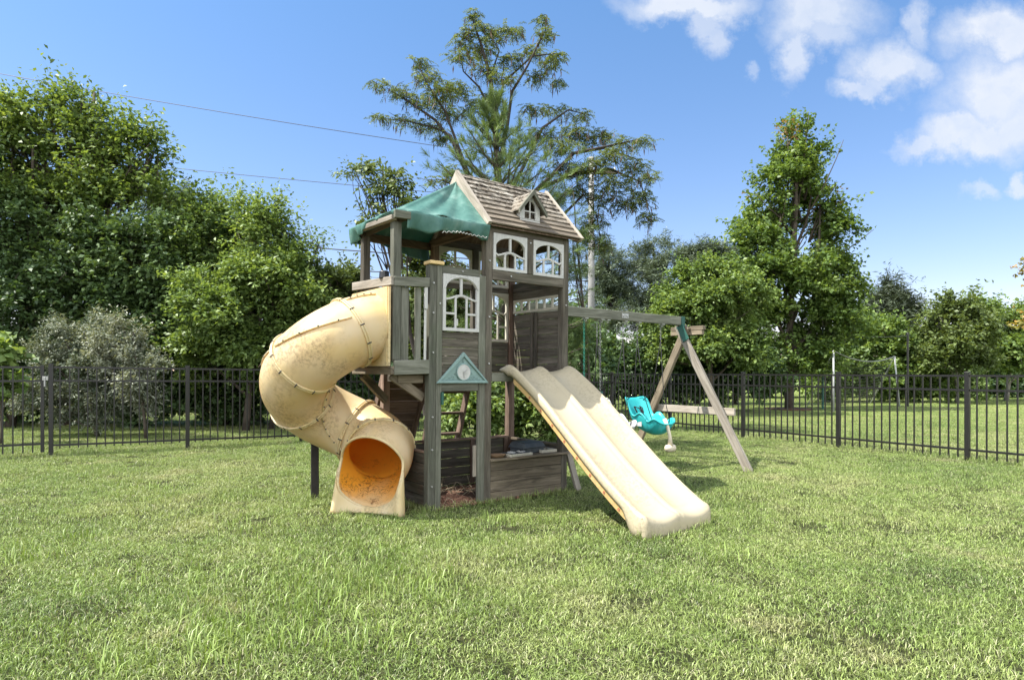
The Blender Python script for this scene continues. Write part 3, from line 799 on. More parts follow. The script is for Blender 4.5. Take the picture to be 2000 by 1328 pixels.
    for i in range(nn):
        j = (i+1) % nn; b, d = i*4, j*4
        fs += [(b, d, d+1, b+1), (b+2, b+3, d+3, d+2), (b+1, d+1, d+3, b+3), (b, b+2, d+2, d)]
    m._add(vs, fs, [[(0, 0)]*4]*len(fs), .5); m.build('mounting_panel', TUBEM, root, bevel=.004)
tube_slide()
# wooden prop
pp = ROOT.inverted() @ Vector((-2.18*K, 7.08*K, -.02)); tp = ROOT.inverted() @ Vector((-2.20*K, 7.14*K, .70*K))
MB().beam(pp, tp, .085, .03, (1, -.3, 0)).build('slide_prop', plain('charred_wood', (.03, .026, .022), .8, .3, 20, .3), ps, bevel=BV)

# double slide -------------------------------------------
def double_slide():
    dd = np.array([.02, -.03, -.09, -.16, -.26, -.40, -.56, -.75, -.975, -1.20, -1.40, -1.60, -1.78, -1.90, -1.985, -2.03])
    rim = np.array([1.425, 1.462, 1.487, 1.482, 1.430, 1.345, 1.245, 1.107, .930, .755, .600, .455, .335, .262, .215, .19])
    dep = np.array([.02, .055, .085, .105, .120, .130, .138, .140, .140, .140, .138, .130, .115, .095, .070, .040])
    from_d = lambda x: (np.interp(-x, -dd, rim), np.interp(-x, -dd, dep))
    s_a, s_b = .235, 1.100; mid = (s_a+s_b)/2
    ns, nd = 61, 84; V = []; F = []
    dl = np.linspace(.02, -2.03, nd)
    def sm(x):   # smoothed table
        xs_ = np.linspace(x-.07, x+.07, 7); r_ = [from_d(min(.02, max(-2.03, v))) for v in xs_]
        return float(np.mean([a[0] for a in r_])), float(np.mean([a[1] for a in r_]))
    def cross(q):   # 0 at rims, 1 in the valleys
        x = q*2 % 1 if q < 1 else 1.0
        v = math.sin(math.pi*x); return max(0, v)**.75
    rows = []
    for i, d in enumerate(dl):
        rz, de = sm(d)
        row = []
        for j in range(ns):
            q = j/(ns-1); row.append((s_a+(s_b-s_a)*q, d+.012*cross(q)*(1 if d < -1.9 else 0), rz-de*cross(q)-(.012 if .45 < q < .55 else 0)))
        rows.append(row)
    # foot: curl down to the ground
    last = rows[-1]
    for (dy, fz) in ((-.018, .93), (-.032, .78), (-.036, .5), (-.036, .2), (-.030, -.06)):
        rows.append([(x, y+dy-.028*cross(j/(ns-1)), z*fz) for j, (x, y, z) in enumerate(last)])
    nr = len(rows)
    # side skirts: extra columns on each side
    full = []
    for i, row in enumerate(rows):
        dropd = .115 if i < nd else .115
        foot = i >= nd
        a, b = row[0], row[-1]
        def sk(p, sg):
            if foot: return [(p[0]+sg*x_, p[1]+y_, p[2]) for x_, y_ in ((.010, .05), (.014, .03), (.010, .012))]
            dq = min(1, max(0, (-1.80-p[1])/.16)); dq = dq*dq*(3-2*dq)
            r_ = []
            for fx, fz in ((.012, .10), (.020, .06), (.014, .012)):
                zz0 = max(p[2]-fz*(1 if i > 6 else i/6+.1), -.01); r_.append((p[0]+sg*fx, p[1], zz0*(1-dq)+dq*(p[2]*(1-fz/.10)-.01)))
            return r_
        full.append(sk(a, -1)+row+sk(b, 1)[::-1])
    V = [p for r_ in full for p in r_]; nc = len(full[0])
    F = [(i*nc+j, i*nc+j+1, (i+1)*nc+j+1, (i+1)*nc+j) for i in range(nr-1) for j in range(nc-1)]
    root = empty('double_slide'); root.parent = ps
    o = npmesh('chute', V, np.array(F), SLIDEM, root, smooth=True)
    s = o.modifiers.new('thick', 'SOLIDIFY'); s.thickness = .012; s.offset = -1
    # flange strip under the left and right rims, with bolt holes
    yel = slide_plastic('yellow_flange_plastic', (.66, .48, .22), (.60, .42, .17), .3)
    for sx, off in ((s_a-.016, -1), (s_b+.004, 1)):
        m = MB(); pts = []
        prev = None
        for d in np.linspace(-.22, -1.84, 60):
            rz, de = sm(d); zt = rz-.085; zb = rz-.165
            sec = [(sx, d, zb), (sx+.012, d, zb), (sx+.012, d, zt), (sx, d, zt)]
            if prev:
                m._add(prev+sec, [(0, 1, 5, 4), (1, 2, 6, 5), (2, 3, 7, 6), (3, 0, 4, 7)], [[(0, 0)]*4]*4, .5)
            prev = sec
        m.cur = 1
        for d in np.linspace(-.5, -1.76, 8):
            rz, de = sm(d); m.cyl((sx-.004 if off < 0 else sx+.016, d, rz-.135), (sx+.004, d, rz-.135), .014, 10)
        m.build('side_flange', [yel, ORANGE], root)
double_slide()

# swing beam and A frame ---------------------------------
MB().box(1.17, 4.27, .705, .785, 2.168, 2.302).build('swing_beam', WOODG, ps, bevel=.008)
m = MB(); m.box(4.20, 4.285, .695, .702, 2.12, 2.305); m.box(4.20, 4.285, .788, .795, 2.12, 2.305); m.box(4.275, 4.285, .703, .787, 2.12, 2.305); m.build('beam_bracket', GREEND, ps, bevel=.003)
m = MB(); m.box(2.86, 3.0, .695, .704, 2.20, 2.27); m.cyl((2.89, .704, 2.235), (2.89, .685, 2.235), .014); m.cyl((2.97, .704, 2.235), (2.97, .685, 2.235), .014); m.build('bracket_plate', ZINC, ps, bevel=.002)
MB().beam((4.20, -.535, -.03), (4.24, .80, 2.17), .115, .06, (0, 1, 0)).build('frame_leg', WOODL, ps, bevel=.006)
MB().beam((4.26, 1.76, -.03), (4.31, .68, 2.15), .115, .06, (0, 1, 0)).build('frame_leg', TAN, ps, bevel=.006)
MB().box(4.335, 4.375, -.16, 1.42, .80, .91).build('cross_brace', WOODL, ps, bevel=BV)
m = MB(); m.box(4.34, 4.40, .42, 1.02, 2.02, 2.085); m.box(4.34, 4.41, .40, 1.02, 2.09, 2.155); m.build('top_block', TAN, ps, split=True, bevel=BV)
m = MB(); m.beam((4.195, .60, 1.93), (4.205, .74, 2.165), .12, .012, (0, 1, 0)); m.build('leg_bracket', GREEND, ps, bevel=.003)
for s in (2.19, 2.50, 2.62, 2.98, 3.27, 3.80):
    m = MB(); m.box(s-.03, s+.03, .715, .775, 2.155, 2.167); m.tube([(s+.018*math.cos(t), .745, 2.14+.02*math.sin(t)) for t in np.linspace(0, 2*math.pi, 13)[:-1]], .005, 6, closed=True); m.build('swing_hanger', ZINC, ps, split=True)

# screws on visible wood
m = MB()
for s, z in ((-.674, 1.60), (-.674, 2.0), (-.674, 2.30), (-.674, .25), (-.674, .62), (-.674, .95), (-.60, 2.10), (.012, 2.0), (.012, 1.5), (.012, 2.6), (1.11, 1.42), (1.11, 2.2), (.30, 2.46), (.57, 2.86), (-.33, 2.45)):
    m.cyl((s, -.040, z), (s, -.060, z), .009, 8)
m.build('screw', ZINC, ps, split=True)

# ---------------------------------------------------------------- swings (hang from the beam)
def chain_links(m, p, q, link=.032, r=.0034):
    p, q = Vector(p), Vector(q); L = (q-p).length; n = int(L/(link*.72)); d = (q-p).normalized(); a = d.orthogonal().normalized(); b = d.cross(a)
    for i in range(n):
        c = p+d*(i+.5)*L/n; s = a if i % 2 else b
        pts = [c+d*(link*.5*math.cos(t))+s*(link*.28*math.sin(t)) for t in np.linspace(0, 2*math.pi, 9)[:-1]]
        m.tube(pts, r, 4, .5, closed=True)
def bucket_seat(name, s, shell, label, ztop=1.02):
    o = LW(s, .745, 0); root = empty(name, (o.x, o.y, 0), math.atan2(.604, .797), label, 'swing', 'child swings under the beam')
    # local x along the beam, -y forward; metres
    prof = [(.31, .54, .12, .02), (.295, .52, .18, .07), (.26, .44, .20, .10), (.21, .33, .20, .11), (.15, .215, .195, .12), (.08, .145, .19, .18),
            (.0, .11, .185, .27), (-.07, .095, .18, .24), (-.13, .09, .18, .16), (-.19, .10, .185, .19), (-.25, .14, .18, .17), (-.29, .20, .15, .06), (-.30, .235, .10, .01)]
    pr = np.array(prof); tt_ = np.linspace(0, len(prof)-1, 44); P = np.array([np.interp(tt_, range(len(prof)), pr[:, c]) for c in range(4)]).T
    for _ in range(3): P[1:-1] = (P[:-2]+2*P[1:-1]+P[2:])/4
    V = []; F = []; nc = 29
    for i, (y, z, hw, rise) in enumerate(P):
        tg = P[min(i+1, 43)][:2]-P[max(i-1, 0)][:2]; tg = tg/np.linalg.norm(tg); nrm = np.array([tg[1]*-1, tg[0]])*-1
        if nrm[1] < 0 and i > 14: nrm = -nrm
        nrm = np.array([-.55, .84])*(i/43)*0+np.array([-math.sin(min(1, max(0, (20-i)/20))*1.05), math.cos(min(1, max(0, (20-i)/20))*1.05)])
        for j in range(nc):
            f = -1+2*j/(nc-1); x = hw*math.sin(f*1.35)/math.sin(1.35); r_ = rise*(abs(f)**2.6)
            V.append((x, y+nrm[0]*r_, z+nrm[1]*r_))
    n = len(P)
    F = [(i*nc+j, i*nc+j+1, (i+1)*nc+j+1, (i+1)*nc+j) for i in range(n-1) for j in range(nc-1)]
    Z0 = .32
    V = [(x, y, z+Z0) for x, y, z in V]
    so = npmesh('seat_shell', V, np.array(F), shell, root, smooth=True)
    sm_ = so.modifiers.new('thick', 'SOLIDIFY'); sm_.thickness = .012
    edge = [Vector(V[i*nc]) for i in range(n)]+[Vector(V[(n-1)*nc+j]) for j in range(nc)]+[Vector(V[i*nc+nc-1]) for i in range(n-1, -1, -1)]+[Vector(V[j]) for j in range(nc-1, -1, -1)]
    ed = [edge[0]]
    for p in edge[1:]:
        if (p-ed[-1]).length > .006: ed.append(p)
    if (ed[0]-ed[-1]).length < .01: ed.pop()
    MB().tube(ed, .0115, 8, .5, closed=True).build('rolled_rim', shell, so, smooth=True)
    # T bar with foot piece
    m = MB(); m.tube([(0, -.25, Z0+.30), (0, -.30, Z0+.20), (0, -.335, Z0+.08), (0, -.34, Z0-.03)], [.026, .022, .022, .034], 14)
    m.tube([(-.085, -.34, Z0-.055), (-.06, -.34, Z0-.055), (-.03, -.34, Z0-.06), (0, -.34, Z0-.062), (.03, -.34, Z0-.06), (.06, -.34, Z0-.055), (.085, -.34, Z0-.055)], [.022, .045, .05, .042, .05, .045, .022], 16)
    if shell is TEAL: m.build('t_bar', CREAM, root, smooth=True)
    m = MB()
    for sx in (-1, 1):
        m.beam((sx*.055, .205, Z0+.44), (sx*.05, .12, Z0+.30), .022, .006, (1, 0, 0)); m.tube([(sx*.055, .205, Z0+.44), (sx*.03, .14, Z0+.42), (sx*.02, .11, Z0+.36)], .007, 6)
    m.build('harness', ROPE, root)
    # ropes
    hk = 2.13*K-.02
    m = MB()
    for sx in (-1, 1):
        top = Vector((sx*.225, 0, 1.62)); m.tube([top, Vector((sx*.175, .10, Z0+.62)), Vector((sx*.16, .27, Z0+.50))], .0055, 6)
        m.tube([top, Vector((sx*.19, -.08, Z0+.60)), Vector((sx*.165, -.19, Z0+.285)), Vector((sx*.12, -.20, Z0+.18))], .0055, 6)
    m.build('rope', ROPE, root, split=True, smooth=True)
    for sx in (-1, 1): m = MB(); chain_links(m, (sx*.225, 0, hk), (sx*.225, 0, 1.62)); m.build('chain', CHAIN, root)
    MB().box(-.168, -.164, -.02, .05, Z0+.20, Z0+.26).build('sticker', GREYP, so)
    return root
bucket_seat('toddler_swing', 3.53, TEAL, 'turquoise bucket swing with high back and cream T bar hanging near the wooden leg frame')
bucket_seat('toddler_swing', 2.70, GREYP, 'pale grey swing seat mostly hidden behind the double slide')
o = LW(2.345, .745, 0); tz = empty('trapeze_bar', (o.x, o.y, 0), math.atan2(.604, .797), 'trapeze bar hanging nearest the tower on a green chain and a grey one', 'trapeze')
for x, q in ((-.133, GCHAIN), (.133, CHAIN)): m = MB(); chain_links(m, (x, 0, 1.83), (x, 0, .98)); m.build('chain', q, tz)
m = MB(); m.cyl((-.18, 0, .96), (.18, 0, .96), .016); m.build('bar', GREEND, tz, smooth=True)

# ---------------------------------------------------------------- things on the counter and in the sand area
def loc_empty(name, s, d, z, label, cat, rz=0, group=None):
    e = empty(name, label=label, cat=cat, group=group); e.matrix_world = Matrix.Translation(LW(s, d, z)) @ Matrix.Rotation(math.atan2(.604, .797)+rz, 4, 'Z') @ Matrix.Scale(K, 4); return e
e = loc_empty('storage_box', .72, .16, .478, 'dark grey lidded plastic box standing on the wooden counter', 'box', .12)
m = MB(); m.prism([(-.17, -.11, 0), (.17, -.11, 0), (.17, -.11, .065), (-.17, -.11, .065)], (0, .23, 0)); m.build('box_body', DARKP, e, bevel=.012)
m = MB(); m._add([(-.185, -.13, .066), (.185, -.13, .066), (.185, .14, .066), (-.185, .14, .066), (-.15, -.10, .125), (.15, -.10, .125), (.15, .11, .13), (-.15, .11, .13)],
                 [(0, 3, 2, 1), (4, 5, 6, 7), (0, 1, 5, 4), (1, 2, 6, 5), (2, 3, 7, 6), (3, 0, 4, 7)], [[(0, 0)]*4]*6, .5); m.build('lid', DARKP, e, bevel=.008)
e = loc_empty('toy_stove', .47, .05, .474, 'white framed toy stove top lying on the counter between basket and dark box', 'toy stove', .1)
m = MB(); m.box(-.17, .17, -.10, .10, 0, .030); m.build('stove_body', IVORY, e, bevel=.006)
m = MB(); m.box(-.145, .145, -.08, .08, .030, .036); m.build('stove_plate', DARKP, e, bevel=.003)
m = MB()
for x in (-.075, .075): m.tube([(x+.045*math.cos(t), .045*math.sin(t), .040) for t in np.linspace(0, 6.283, 21)[:-1]], .006, 6, closed=True)
m.build('burner', GREYP, e, split=True, smooth=True)
e = loc_empty('toy_tray', .93, .10, .480, 'pale tan plastic tray lying at the right end of the counter', 'tray', -.05)
m = MB(); m.box(-.11, .11, -.10, -.085, 0, .035); m.box(-.11, .11, .085, .10, 0, .035); m.box(-.11, -.095, -.084, .084, 0, .035); m.box(.095, .11, -.084, .084, 0, .035); m.box(-.094, .094, -.084, .084, 0, .01); m.build('tray_body', IVORY, e, bevel=.004)
e = loc_empty('toy_basin', .185, .03, .474, 'round terracotta coloured basin at the left end of the counter beside the post', 'basin')
m = MB(); prof = [(.05, 0), (.075, .004), (.095, .028), (.10, .034), (.088, .032), (.07, .010), (.0, .008)]
vs = []; fs = []
for i, (r_, z_) in enumerate(prof):
    for k in range(24): vs.append((1.15*r_*math.cos(k*math.pi/12), r_*math.sin(k*math.pi/12), z_))
for i in range(len(prof)-1):
    for k in range(24): fs.append((i*24+k, i*24+(k+1) % 24, (i+1)*24+(k+1) % 24, (i+1)*24+k))
m._add(vs, fs, [[(0, 0)]*4]*len(fs), .5); m.build('bowl', plain('tan_plastic', (.26, .17, .10), .6, .15, 20, .3), e, smooth=True)

# sand area floor with bark mulch and straw
V = []; F = []; n = 22
MULCH = plain('mulch', (.115, .062, .038), .95, .5, 30, .5, (.04, .028, .02, 1), bump=.6)
ch = []; fc = []; tn = []
for i in range(n+1):
    for j in range(n+1):
        s = -.62+i/n*1.74; d = -.10+j/n*1.13
        hgt = .012+.06*math.exp(-((s+.30)**2+(d-.18)**2)/.03)+.025*math.exp(-((s+.05)**2+(d-.5)**2)/.1)+.006*random.random()
        V.append(tuple(LW(s, d, 0).xy)+(hgt,))
F = [(j*(n+1)+i, j*(n+1)+i+1, (j+1)*(n+1)+i+1, (j+1)*(n+1)+i) for i in range(n) for j in range(n)]
mo = npmesh('mulch_bed', V, np.array(F), MULCH, smooth=True); tag(mo, 'brown bark mulch and soil covering the floor of the sand area', 'mulch', kind='stuff')
m = MB()
for i in range(1500):
    s = random.uniform(-.60, .95); d = random.uniform(-.08, .95)
    if random.random() < .4: s = random.gauss(-.28, .15); d = random.gauss(.15, .12)
    if s < -.6 or d < -.10: continue
    h_ = .02+.06*math.exp(-((s+.30)**2+(d-.18)**2)/.03)
    p = Vector((*LW(s, d, 0).xy, h_)); a = random.uniform(0, 6.28); l_ = random.uniform(.015, .05)
    dv = Vector((math.cos(a), math.sin(a), random.uniform(-.35, .35)))
    m.beam(p-dv*l_/2, p+dv*l_/2, random.uniform(.006, .016), .004, (random.random(), random.random(), .6))
co = m.build('mulch_chips', wood('bark_chip', (.09, .045, .028), (.22, .115, .075), (.36, .22, .15), .1, 0)); tag(co, 'loose reddish bark chips scattered over the sand area floor', 'bark chips', kind='stuff')
m = MB()
for i in range(70):
    s = random.uniform(-.55, .9); d = random.uniform(.0, .85); p = Vector((*LW(s, d, 0).xy, .03)); a = random.uniform(0, 6.28); l_ = random.uniform(.12, .30); hh = random.uniform(.0, .12)
    dv = Vector((math.cos(a), math.sin(a), 0)); m.tube([p, p+dv*l_*.35+Vector((0, 0, hh)), p+dv*l_*.7+Vector((0, 0, hh*.9)), p+dv*l_+Vector((0, 0, hh*.3))], [.003, .0028, .002, .001], 4)
so_ = m.build('dry_straw', plain('straw', (.36, .31, .2), .8, .2, 20, .2)); tag(so_, 'dry bent grass stalks lying on the mulch', 'straw', kind='stuff')

# ---------------------------------------------------------------- fence
PL, PRt, PC = Vector((-6.67, 9.26, 0)), Vector((7.17, 7.17, 0)), Vector((2.33, 14.9, 0))
def fence(name, A, B, npan, zA, zB, label, posts=None, skip_first=False):
    root = empty(name, tuple(A), 0, label, 'fence'); d = (B-A)/npan; u = d.normalized()
    zt = lambda p: zA+(zB-zA)*((p-A).length/(B-A).length)
    nrm = Vector((-u.y, u.x, 0))
    for i in range(npan+1):
        p = A+d*i
        if i == 0 and skip_first: continue
        m = MB(); h = zt(p)+.025; w_ = .0285
        m.slab(p-u*w_-nrm*w_-A-Vector((0, 0, .05)), u*w_*2, nrm*w_*2, (0, 0, h+.05)); po = m.build('post', BLACK, root, bevel=.003)
        m = MB(); m.slab(p-u*.032-nrm*.032-A+Vector((0, 0, h+.001)), u*.064, nrm*.064, (0, 0, .012)); m.build('post_cap', BLACK, po, bevel=.004)
    for i in range(npan):
        a, b = A+d*i, A+d*(i+1); m = MB(); za, zb_ = zt(a), zt(b)
        for off, hh in ((-.0, .028), (-.195, .028), (-zA+.165, .028)):
            m.slab(a+u*.03-nrm*.014-A+Vector((0, 0, za+off-hh)), (b-a)-u*.06+Vector((0, 0, zb_-za)), nrm*.028, (0, 0, hh))
        for k in range(1, 16):
            p = a+(b-a)*(k+random.uniform(-.04, .04))/16; zz_ = za+(zb_-za)*k/16; w_ = .0085
            m.slab(p-u*w_-nrm*w_-A+Vector((0, 0, .055+(zz_-1.2)*.5)), u*w_*2, nrm*w_*2, (0, 0, zz_-.03-(.055+(zz_-1.2)*.5)))
        m.build('picket_panel', BLACK, root)
    return root
fence('metal_fence', PL, PC, 6, 1.295, 1.185, 'black metal picket fence running behind the tube slide along the dark shrubs')
fence('metal_fence', PRt, PC, 5, 1.17, 1.185, 'black metal picket fence on the right in front of the open lawn', skip_first=False)
# gate at the far left
u_ = (PC-PL).normalized(); ga = PL-u_*.10; gb = PL-u_*1.9; nrm = Vector((-u_.y, u_.x, 0))
gt = empty('metal_gate', tuple(gb), 0, 'black metal gate beside the fence post at the left edge, with a latch', 'gate')
m = MB(); m.slab(ga-gb-u_*.022-nrm*.022+Vector((0, 0, .06)), u_*.044, nrm*.044, (0, 0, 1.25)); m.slab(-u_*.022-nrm*.022+Vector((0, 0, .06)), u_*.044, nrm*.044, (0, 0, 1.25)); m.build('gate_frame', BLACK, gt, bevel=.003)
m = MB(); 
for z in (1.265, 1.07, .165): m.slab(u_*.022-nrm*.014+Vector((0, 0, z)), (ga-gb)-u_*.044, nrm*.028, (0, 0, .028))
for k in range(1, 16): p = (ga-gb)*k/16; m.slab(p-u_*.0085-nrm*.0085+Vector((0, 0, .06)), u_*.017, nrm*.017, (0, 0, 1.205))
m.build('picket_panel', BLACK, gt)
m = MB(); m.slab(ga-gb-nrm*.05+Vector((0, 0, 1.09)), u_*.07, nrm*.025, (0, 0, .06)); m.cyl(ga-gb-nrm*.05+u_*.03+Vector((0, 0, 1.0)), ga-gb-nrm*.05+u_*.03+Vector((0, 0, 1.14)), .012); m.build('latch', ZINC, gt, bevel=.003)

# ---------------------------------------------------------------- goal, poles, wires
gl = W(1628, 805, 19.5); gr = W(1757, 795, 22.4); gl[2] = gr[2] = 0
gt_l = W(1628, 685, 19.5); gt_r = W(1747, 696, 22.4)
go_ = empty('soccer_goal', tuple(gl), 0, 'white framed goal with sagging net on the lawn beyond the right fence', 'goal')
O = Vector(gl)
for a, b in ((gl, gt_l), (gr, gt_r)): MB().tube([Vector(a)-O, Vector(b)-O], .026, 10).build('goal_post', GOALP, go_, smooth=True)
bl_ = Vector(W(1575, 797, 21.6)); bl_.z = 0.02; br_ = Vector(gr)+(bl_-Vector(gl)); br_.z = .02
MB().tube([Vector(gt_l)-O, bl_-O], .011, 6).build('back_stay', GOALP, go_); MB().tube([Vector(gt_r)-O, br_-O], .011, 6).build('back_stay', GOALP, go_)
top = lambda q: Vector(gt_l).lerp(Vector(gt_r), q)-Vector((0, 0, .62*q*(1-q)*1.6))
MB().tube([top(q)-O for q in np.linspace(0, 1, 20)], .022, 8).build('top_rope', NETW, go_, smooth=True)
m = MB(); nq = 26
bot = lambda q: bl_.lerp(br_, q)
def npnt(q, t): p = top(q).lerp(bot(q), t); p.z -= .12*math.sin(math.pi*t); p.z = max(p.z, .02); return p-O
for i in range(nq+1): m.tube([npnt(i/nq, t) for t in np.linspace(0, 1, 7)], .004, 3)
for j in range(1, 16): m.tube([npnt(q, j/16) for q in np.linspace(0, 1, 10)], .004, 3)
for i in range(1, 12): t = i/12; m.tube([Vector(gt_l).lerp(Vector(gl), t)-O, Vector(gt_l).lerp(bl_, t)-O], .004, 3)
m.build('net', NETW, go_)
def pole(name, px, ytop, Y, r, mat, label, cat='pole'):
    b = W(px, 728, Y); t_ = W(px, ytop, Y); m = MB(); m.tube([(0, 0, 0), (0, 0, t_[2])], r, 12); m.tube([(0, 0, t_[2]), (0, 0, t_[2]+.03)], [r*1.3, r*.8], 12); o = m.build(name, mat, None, smooth=False); o.location = (b[0], b[1], 0); tag(o, label, cat); return o
pole('net_pole', 1607, 628, 20.8, .035, GREEND, 'green pole standing left of the goal in front of the maple tree')
pole('net_pole', 1773, 652, 22.6, .035, BLACK, 'black pole standing right of the goal')
a, b = Vector(W(1607, 645, 20.8)), Vector(W(1773, 655, 22.6)); m = MB()
m.tube([a.lerp(b, q)-Vector((0, 0, .5*q*(1-q))) for q in np.linspace(0, 1, 14)], .010, 4)
o = m.build('cord', NET); tag(o, 'thin black cord strung between the green and the black pole', 'cord')
up_ = empty('utility_pole', (W(1155, 728, 22)[0], 22, 0), 0, 'tall pale grey utility pole rising behind the swing beam', 'utility pole')
m = MB(); m.tube([(0, 0, 0), (0, 0, 4), (0, 0, 8.6)], [.13, .115, .09], 16); m.build('shaft', POLE, up_, smooth=True)
m = MB(); m.box(-.9, .9, -.06, .06, 8.02, 8.14); m.build('cross_arm', BARK, up_, bevel=.01)
m = MB()
for x in (-.8, 0, .8): m.tube([(x, 0, 8.14), (x, 0, 8.2), (x, 0, 8.26)], [.03, .05, .02], 10)
m.build('insulator', GREYP, up_, split=True, smooth=True)
for (y0, y1, r_, lb) in ((85, 329, .011, 'topmost thin overhead wire crossing the open sky'), (253, 400, .010, 'second thin overhead wire below the topmost one'),
                     (397, 520, .020, 'thick dark overhead wire passing behind the canopy posts'), (457, 549, .018, 'lowest thick overhead wire just above the deck handrail'),
                     (470, 560, .008, 'faint thin wire just under the lowest thick wire')):
    a, b = Vector(W(-320, y0, 22)), Vector(W(1155, y1, 22)); m = MB()
    m.tube([a.lerp(b, q)-Vector((0, 0, .7*q*(1-q))) for q in np.linspace(0, 1, 24)], r_, 5)
    o = m.build('overhead_wire', WIRE); tag(o, lb, 'wire', 'overhead wires')

# ---------------------------------------------------------------- trees
def unit(v): return v/np.maximum(np.linalg.norm(v, axis=-1, keepdims=True), 1e-9)
def leaves(pos, dirv, ln, wd, tone, fold=.25, nrm=None):
    """rhombic folded leaves: pos base, dirv long axis"""
    n = len(pos); dirv = unit(dirv)
    if nrm is None: nrm = rng.normal(size=(n, 3))*.62+np.array([0, 0, 1.])
    side = unit(np.cross(dirv, nrm)); up = np.cross(side, dirv)
    ln = np.asarray(ln).reshape(-1, 1)*np.ones((n, 1)); wd = np.asarray(wd).reshape(-1, 1)*np.ones((n, 1))
    mid = pos+dirv*ln*.45
    v = np.stack([pos, mid+side*wd*.5+up*wd*fold, pos+dirv*ln, mid-side*wd*.5+up*wd*fold], 1).reshape(-1, 3)
    f = np.arange(n*4).reshape(n, 4); return v, f, np.repeat(tone, 4)
def crown_points(blobs, twigs, per, ln, shell=.55, updir=.35, spread=.5, droop=0., sub=9, frac=.34):
    """every blob is broken up into smaller sprays; twigs grow outward in each spray"""
    P = []; D = []; T = []; tw = []; small = []
    vol = np.array([b[3]*b[4]*b[5] for b in blobs])**(2/3)
    for b, v in zip(blobs, vol):
        for _ in range(sub):
            u = unit(rng.normal(size=3)+np.array([0, -.15, .15])); rr = shell+(1.06-shell)*rng.random()**.6
            if rng.random() < .2: rr = rng.random()*shell
            f = frac*(.65+.8*rng.random()); rad = np.array(b[3:6])
            small.append((np.array(b[:3])+u*rad*rr*.88, np.maximum(rad*f*np.array([1, 1, .72]), .04), v/sub, np.array(b[:3])))
    vs = np.array([q[2] for q in small]); cnt = np.maximum(2, (twigs*vs/vs.sum()).astype(int))
    for (cen, rad, _, big), c in zip(small, cnt):
        u = unit(rng.normal(size=(c, 3))+np.array([0, -.1, .2])); rr = rng.random((c, 1))**.5
        st = cen+u*rad*rr
        outw = unit(cen-big+1e-6)
        out = unit(u*.6+outw*.7+rng.normal(size=(c, 3))*spread+np.array([0, 0, updir])); L = ln*(.5+.75*rng.random((c, 1)))
        L = np.where(rng.random((c, 1)) < .10, L*1.7, L)
        tw.append((st, out, L))
        t = (np.arange(per)+.5)/per; t = t[None, :, None]+rng.normal(size=(c, per, 1))*.03
        p = st[:, None, :]+out[:, None, :]*L[:, None, :]*t+np.array([0, 0, -1.])*droop*(t**2)*L[:, None, :]
        p = p+rng.normal(size=p.shape)*ln*.085
        sdv = unit(np.cross(out, np.array([0, 0, 1.])+rng.normal(size=out.shape)*.3)); alt = np.where(np.arange(per) % 2, 1., -1.)[None, :, None]
        dd = out[:, None, :]*.5+sdv[:, None, :]*alt*.65+rng.normal(size=p.shape)*.32+np.array([0, 0, -.28-droop*.6])
        base = rng.random()*.5
        P.append(p.reshape(-1, 3)); D.append(dd.reshape(-1, 3)); T.append(np.repeat(base+rng.random(c)*.5, per))
    return np.concatenate(P), np.concatenate(D), np.concatenate(T), tw
def limb_mesh(m, p, q, r0, r1, n=6, wob=.06, sag=0.):
    p, q = np.array(p, float), np.array(q, float); L = np.linalg.norm(q-p); pts = []
    o1, o2 = rng.normal(size=3)*wob*L, rng.normal(size=3)*wob*L
    for i in range(n+1):
        t = i/n; pts.append(p+(q-p)*t+o1*math.sin(math.pi*t)+o2*math.sin(2*math.pi*t)*.5+np.array([0, 0, sag*L*math.sin(math.pi*t)]))
    m.tube([Vector(x) for x in pts], list(np.linspace(r0, r1, n+1)), 7); return pts
